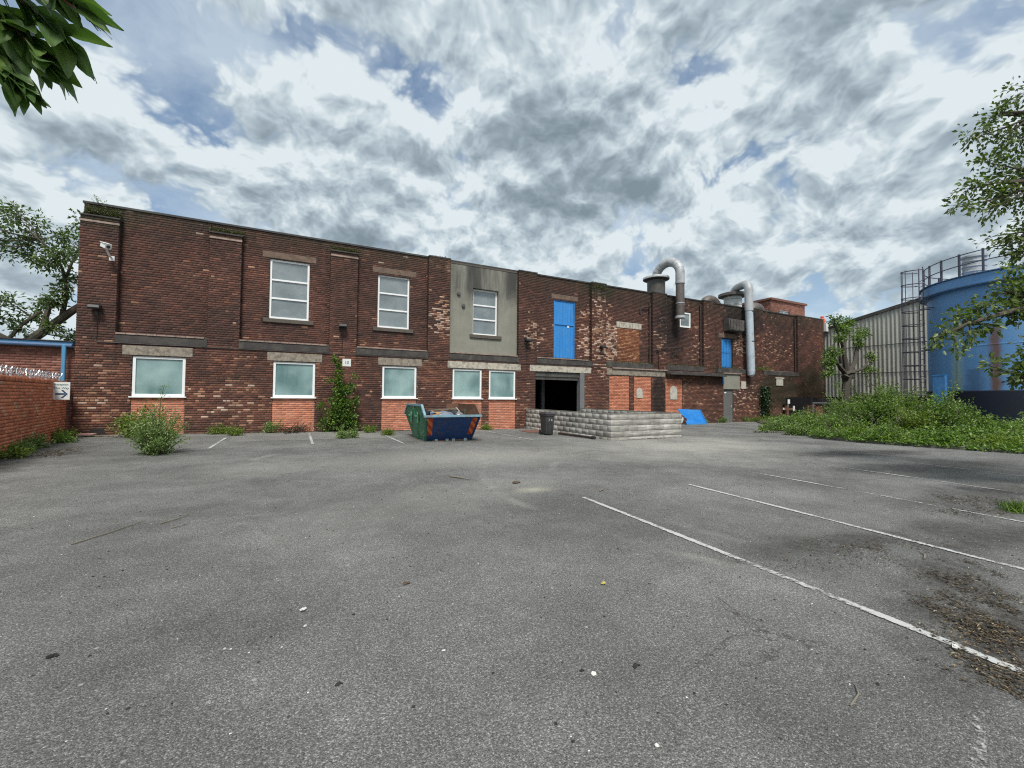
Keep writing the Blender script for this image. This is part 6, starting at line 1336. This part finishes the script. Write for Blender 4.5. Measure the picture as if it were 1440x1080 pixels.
# ------------------------------------------------------------------ overgrown verge on the right
KL = [(23.6, 14.4), (21.2, 13.5), (18.85, 12.3), (20.7, 11.0), (18.0, 9.3), (17.55, 7.7), (17.55, 6.2), (17.75, 4.6), (18.1, 2.5), (18.6, 0.0), (19.2, -4.0)]
def kx(y):
    for (x0, y0), (x1, y1) in zip(KL[2:], KL[3:]):
        if y1 <= y <= y0: return x0+(x1-x0)*(y0-y)/(y0-y1)
    return KL[2][0] if y > 12.3 else KL[-1][0]
def edge_y(x):   # back edge of the verge left of x = 23.6
    return 12.3+(x-18.85)*(14.4-12.3)/(23.6-18.85) if x < 23.6 else min(14.4+(x-23.6)*0.9, 18.2)
kb = thing('kerb_line', 'low broken concrete kerb edging the overgrown verge', 'kerb', (18, 8, 0))
g = random.Random(3)
for (x0, y0), (x1, y1) in zip(KL, KL[1:]):
    L_ = math.hypot(x1-x0, y1-y0); n = max(1, round(L_/0.9))
    for i in range(n):
        a, b = (i+0.01)/n, (i+0.985)/n; p = (x0+(x1-x0)*a, y0+(y1-y0)*a); q = (x0+(x1-x0)*b, y0+(y1-y0)*b); z = (gz(*p)+gz(*q))/2+0.02+g.uniform(-.015, .02)
        obj('kerb_stone', MB().bar((*p, z), (*q, z+g.uniform(-.012, .012)), 0.13, 0.14), 'kerb', kb, bevel=0.015)
def vz(x, y):
    e = min(x-kx(min(y, 12.2)), (edge_y(x)-y)); return gz(x, y)+0.06+0.22*min(max(e/4.0, 0), 1)
V = []; Fq = []; ys = np.linspace(-4, 18, 45); us = np.linspace(0, 1, 26)
for j, y in enumerate(ys):
    if y <= 12.3: xa = kx(y)+0.06
    elif y <= 14.4: xa = 18.85+(y-12.3)*(23.6-18.85)/(2.1)+0.06
    else: xa = 23.6+(y-14.4)/0.9+0.06
    for u in us: x = xa+(38.0-xa)*u; V.append((x, y, gz(x, y)+0.05+0.22*min(u*4, 1)))
k = len(us)
for j in range(len(ys)-1):
    for i in range(k-1): q = j*k+i; Fq.append((q, q+1, q+k+1, q+k))
structure(link('verge_soil', arr_mesh('verge_soil', np.array(V), [np.array(Fq)], smooth=True), 'soil'))
# ground cover
rg = np.random.default_rng(70)
def inside(x, y):
    if y > 12.25 and y > edge_y(x)-0.1: return False
    return x > kx(min(y, 12.3))-0.12 and x < 36 and (x-TX)**2+(y-TY)**2 > 3.75**2
pts = []
while len(pts) < 12500:
    y = rg.uniform(1.0, 16.5); x = kx(min(y, 12.3))+(rg.random()**1.7)*(13)-0.1
    if inside(x, y): pts.append((x, y))
C = []; D = []
for x, y in pts:
    hgt = 0.10+0.34*max(0, wob(x*1.9, y*2.1))+0.25*min(max((x-kx(min(y, 12.3)))/2.0, 0), 1)
    hgt *= 0.45 if y < 5.2 else 1.0
    b = vz(x, y)-0.03
    for q in range(3): C.append((x+rg.normal()*0.07, y+rg.normal()*0.07, b+hgt*rg.random()**0.7)); D.append((rg.normal(), rg.normal(), rg.uniform(-0.2, 1.1)))
o = leaf_mesh('ground_cover', C, D, 0.105, 'leaf_shrub', None, ratio=0.5, upbias=0.8, rg=rg); o['kind'] = 'stuff'; o['label'] = 'green weeds and brambles covering the verge'
# tall grass blades near the tip of the verge
n = 3600; P_ = []
while len(P_) < n:
    y = rg.uniform(6, 14.0); x = kx(min(y, 12.3))+rg.random()*3.2
    if inside(x, y) and (y > 8.5 or (y > 7 and rg.random() < .35)): P_.append((x, y, vz(x, y)-0.04))
P_ = np.array(P_); dd = unit(rg, n, 2.2)
o = leaf_mesh('tall_grass', P_, dd, 0.36, 'leaf_weed', None, ratio=0.035, upbias=0.0, rg=rg); o['kind'] = 'stuff'; o['label'] = 'tall pale grass at the tip of the verge'
mb = MB(); g = random.Random(8)
for i in range(60):
    y = g.uniform(6.2, 13); x = kx(min(y, 12.2))+0.2+g.random()**1.4*4.5
    if not inside(x, y): continue
    h = g.uniform(0.5, 1.15); z = vz(x, y)-0.03; dx, dy = g.gauss(0, .16)*h, g.gauss(0, .16)*h
    mb.tube([(x, y, z), (x+dx*.4, y+dy*.4, z+h*.6), (x+dx, y+dy, z+h)], [0.005, 0.004, 0.002], 3, caps=False)
    for q in range(3): mb.bar((x+dx*.7, y+dy*.7, z+h*(.68+.1*q)), (x+dx+g.gauss(0, .07), y+dy+g.gauss(0, .07), z+h*(.8+.1*q)), 0.006)
o = obj('dead_stalks', mb, 'twig'); o['kind'] = 'stuff'; o['label'] = 'dry pale dead stalks standing in the green verge'
SH = [(19.1, 10.6, 0.45, 0.55, 'leaf_weed', 'pale low weed at the kerb near the tip of the verge'), (18.5, 8.3, 0.42, 0.5, 'leaf_lime', 'lime low weed spilling over the kerb, left of the big leaf patch'), (18.2, 7.2, 0.55, 0.6, 'leaf_shrub', 'broad leaved weed hanging over the kerb below the left peak'), (18.3, 5.9, 0.40, 0.6, 'leaf_sapling', 'dark broad leaved weed hanging over the kerb at the middle'), (18.5, 4.6, 0.26, 0.6, 'leaf_lime', 'lime low weed at the kerb near the right picture edge'), (19.3, 3.7, 0.22, 0.7, 'leaf_weed', 'pale weed at the right picture edge on the verge'), (20.3, 11.9, 0.60, 0.7, 'leaf_weed', 'tall pale weed at the back of the verge tip'), (21.0, 11.2, 1.03, 1.0, 'leaf_shrub', 'low bushy shrub near the tip of the verge'), (22.2, 10.0, 1.59, 1.2, 'leaf_shrub', 'mid height shrub left of the tallest one on the verge'), (21.6, 8.6, 1.95, 1.15, 'leaf_shrub', 'tallest feathery shrub on the verge, left peak of the greenery'), (23.2, 8.9, 2.07, 1.2, 'leaf_tree', 'dark shrub behind the tallest one on the verge'),
      (22.2, 7.2, 1.45, 0.9, 'leaf_shrub', 'shrub in the dip between the two green peaks'), (21.4, 6.7, 1.60, 0.85, 'leaf_shrub', 'bramble peak before the blue upright panel'), (21.4, 5.9, 0.90, 0.85, 'leaf_shrub', 'bramble shrub before the navy tank base'), (20.6, 4.2, 0.22, 0.75, 'leaf_shrub', 'low bramble shrub at the right end of the verge'), (20.3, 7.2, 1.10, 0.8, 'leaf_lime', 'pale low shrub at the kerb below the green dip'), (19.6, 9.2, 0.83, 0.8, 'leaf_shrub', 'low shrub at the kerb left of the peaks'), (19.9, 5.6, 0.42, 0.8, 'leaf_shrub', 'low bramble by the kerb below the right peak'), (26.5, 12.0, 1.38, 1.3, 'leaf_shrub', 'shrub before the brick pier'), (30.5, 12.5, 2.07, 1.6, 'leaf_tree', 'shrub at the foot of the corrugated shed')]
for i, (x, y, h, r_, mn, lb) in enumerate(SH):
    t_ = thing('shrub', lb, 'shrub', (x, y, vz(x, y)), 'shrubs on the overgrown verge')
    shrub(t_, (x, y, vz(x, y)-0.03), h*1.05, r_, 60, int(3600*r_*max(h, .8)), 0.085, mn, ratio=0.5, spread=1.15, seed=100+i, minf=0.05)
rg = np.random.default_rng(3)
t_ = thing('grass_tuft', 'green grass tuft on the dark stained asphalt near the right edge', 'grass', (8.35, 1.95, 0))
n = 260; P_ = np.stack([8.45+rg.normal(size=n)*0.10, 1.93+rg.normal(size=n)*0.07, np.full(n, gz(8.3, 2)+0.002)], 1); leaf_mesh('blades', P_, unit(rg, n, 1.3), 0.15, 'leaf_shrub', t_, ratio=0.05, rg=rg)

# ------------------------------------------------------------------ leaf litter, stones, twigs
def litter(name, label, n, cx, cy, rx, ry, rot, size, mn, seed, ratio=0.4, pw=0.5):
    rg = np.random.default_rng(seed); a = rg.uniform(0, 2*pi, n); q = rg.random(n)**pw; lx = np.cos(a)*q*rx+rg.normal(size=n)*0.05; ly = np.sin(a)*q*ry+rg.normal(size=n)*0.04
    x = cx+lx*cos(rot)-ly*sin(rot); y = cy+lx*sin(rot)+ly*cos(rot)
    fq = 2.2/max(ry, 0.15); wv = np.sin(x*fq*1.3+seed)+np.sin(y*fq*1.9+x*fq+seed*2)+np.sin(x*fq*2.7-y*fq*2.1)+rg.normal(size=n)*0.5; kp = wv > -0.8+2.2*(q > 0.6)*q; x = x[kp]; y = y[kp]; n = len(x)
    C = np.stack([x, y, np.array([gz(p, q_) for p, q_ in zip(x, y)])+rg.uniform(0.006, 0.016, n)], 1); D = unit(rg, n); D[:, 2] *= 0.10
    o = leaf_mesh(name, C, D, size, mn, None, ratio=ratio, upbias=2.5, fold=0.12, rg=rg); o['kind'] = 'stuff'; o['label'] = label; return o
litter('leaf_litter', 'brown leaf litter over the end of the nearest bay line', 3600, 4.25, 1.22, 1.25, 0.30, 0.28, 0.027, 'leaf_dry', 1)
litter('leaf_litter', 'brown leaf litter below the end of the nearest bay line', 4200, 3.75, 0.92, 0.80, 0.30, 0.28, 0.025, 'leaf_dry', 2)
litter('leaf_litter', 'scattered dry litter between the bay lines', 2200, 4.9, 2.1, 1.7, 0.45, -0.15, 0.022, 'leaf_dry', 3, pw=0.8)
litter('leaf_litter', 'dark damp litter by the right picture edge', 2600, 8.5, 2.3, 1.3, 0.6, 0.0, 0.03, 'leaf_dry', 4)
litter('leaf_litter', 'dead leaves along the boundary wall foot', 1500, -5.1, 14.2, 0.45, 2.6, 0.16, 0.05, 'leaf_dry', 5)
litter('leaf_litter', 'thinly scattered bits over the near asphalt', 900, 2.2, 3.2, 4.2, 2.8, 0.0, 0.012, 'leaf_dry', 6, pw=0.6)
litter('leaf_litter', 'straw coloured bits in the nearest litter', 300, 3.7, 0.98, 0.65, 0.2, 0.30, 0.035, 'tan_card', 7, ratio=0.12)
litter('debris_and_shade', 'dark strip of dead leaves put in as contact shade along the foot of the factory wall', 5200, 3.0, 18.42, 9.2, 0.13, 0.0, 0.055, 'leaf_dry', 21, pw=0.8)  # this strip and the next darken the wall foot in place of contact shadow
litter('debris_and_shade', 'dark strip of dead leaves put in as contact shade at the foot of the far half of the factory wall', 3600, 21.0, 18.40, 7.0, 0.15, 0.0, 0.06, 'leaf_dry', 22, pw=0.8)
litter('debris_and_shade', 'moss and small leaves in the corner below the leftmost pilaster', 1400, -5.2, 18.0, 1.3, 0.5, 0.0, 0.05, 'leaf_moss', 23)
litter('debris_and_shade', 'thin strip of small dark bits round the foot of the loading bay wall', 1200, 11.9, 11.98, 1.9, 0.08, 0.0, 0.04, 'leaf_dry', 24, pw=0.8)
def pebbles(name, n, mn, seed, box, s0, s1, label):
    rg = np.random.default_rng(seed); mb = MB()
    for i in range(n):
        x = rg.uniform(box[0], box[1]); y = box[2]+(box[3]-box[2])*rg.random()**1.3; s_ = rg.uniform(s0, s1); mb.blob((x, y, gz(x, y)+s_*0.3), s_, i+seed, (1.2, 0.9, 0.6), 0.3)
    o = obj(name, mb, mn); o['kind'] = 'stuff'; o['label'] = label
pebbles('loose_grit', 380, 'stone_white', 1, (-3, 8, 0.8, 11), 0.002, 0.006, 'pale grit scattered over the asphalt')
pebbles('loose_grit', 520, 'stone_dark', 2, (-3, 8, 0.8, 11), 0.003, 0.009, 'dark grit scattered over the asphalt')
for i, (x, y, s_, mn, nm, lb, ct) in enumerate(((0.05, 3.17, .030, 'stone_white', 'paper_scrap', 'white torn scrap left of centre on the near asphalt', 'litter'), (0.06, 2.96, .020, 'stone_white', 'pebble', 'round white pebble just below the white torn scrap', 'stone'), (2.13, 2.61, .028, 'yellow_panel', 'paper_scrap', 'pale yellow flat scrap between centre and nearest bay line', 'litter'),
        (0.75, 3.28, .032, 'stone_brown', 'dead_leaf_clump', 'small brown curled clump right of the white scrap', 'litter'), (1.64, 1.75, .026, 'stone_dark', 'clod', 'black lump low in the middle right of the asphalt', 'stone'), (1.40, 1.80, .022, 'stone_white', 'pebble', 'grey pebble left of the black lump', 'stone'), (-1.19, 3.22, .028, 'stone_dark', 'clod', 'black lump at the far left of the near asphalt', 'stone'), (0.76, 2.34, .016, 'stone_white', 'pebble', 'white pebble low centre of the picture', 'stone'),
        (1.36, 1.32, .016, 'stone_white', 'pebble', 'white pebble near the bottom right of centre', 'stone'), (0.2, 2.3, .018, 'stone_dark', 'clod', 'small dark lump below centre left', 'stone'), (1.36, 1.85, .014, 'stone_dark', 'clod', 'tiny dark lump below the middle', 'stone'), (3.26, 6.30, .07, 'stone_brown', 'soil_crumb', 'brown soil crumbs beyond the pale dust patch', 'soil'), (3.45, 1.05, .03, 'stone_white', 'paper_scrap', 'white crumpled scrap in the leaf litter', 'litter'), (-0.35, 2.9, .012, 'stone_white', 'pebble', 'tiny white pebble near the left lump', 'stone'), (-4.2, 16.2, .06, 'stone_white', 'pebble', 'white stone between wall corner and bush', 'stone'))):
    s_ *= 0.66; mb = MB(); z = gz(x, y)
    if nm == 'paper_scrap': mb.bar((x-s_, y, z+0.012), (x+s_, y+s_*0.6, z+0.012+s_*0.25), s_*1.1, 0.003).bar((x-s_*.3, y+.01, z+0.02), (x+s_*.4, y-s_*0.5, z+0.014), s_*0.8, 0.003)
    else:
        for q in range(3 if nm in ('dead_leaf_clump', 'soil_crumb', 'clod') else 1): mb.blob((x+q*s_*0.8, y+(q % 2)*s_*0.6, z+s_*0.35), s_*(1-q*0.25), i*7+q, (1.1, 0.9, 0.6), 0.35)
    o = obj(nm, mb, mn); tag(o, lb, ct)
for (a, b, r_, lb) in (((-1.91, 5.48), (-1.55, 6.15), .006, 'long thin straight twig on the left asphalt'), ((-1.35, 5.95), (-1.15, 6.25), .006, 'short thin twig right of the long twig'), ((-1.2, 5.7), (-1.08, 5.85), .005, 'tiny twig below the short twig'), ((2.44, 7.28), (2.66, 6.86), .014, 'thick dark stick in the middle distance'), ((2.75, 2.1), (2.60, 1.75), .0022, 'thin curved twig left of the leaf litter'), ((4.15, 5.2), (4.35, 5.35), .010, 'dark stick beyond the start of the nearest bay line'), ((5.1, 1.75), (5.3, 1.85), .007, 'brown stick between the two nearest bay lines'), ((2.35, 1.08), (2.55, 1.15), .004, 'straw coloured sprig near the bottom right')):
    m_ = ((a[0]+b[0])/2+0.02, (a[1]+b[1])/2-0.015); o = obj('twig', MB().tube([(*a, gz(*a)+r_+.004), (*m_, gz(*m_)+r_+.008), (*b, gz(*b)+r_+.004)], [r_, r_*0.9, r_*0.5], 6), 'twig'); tag(o, lb, 'twig')
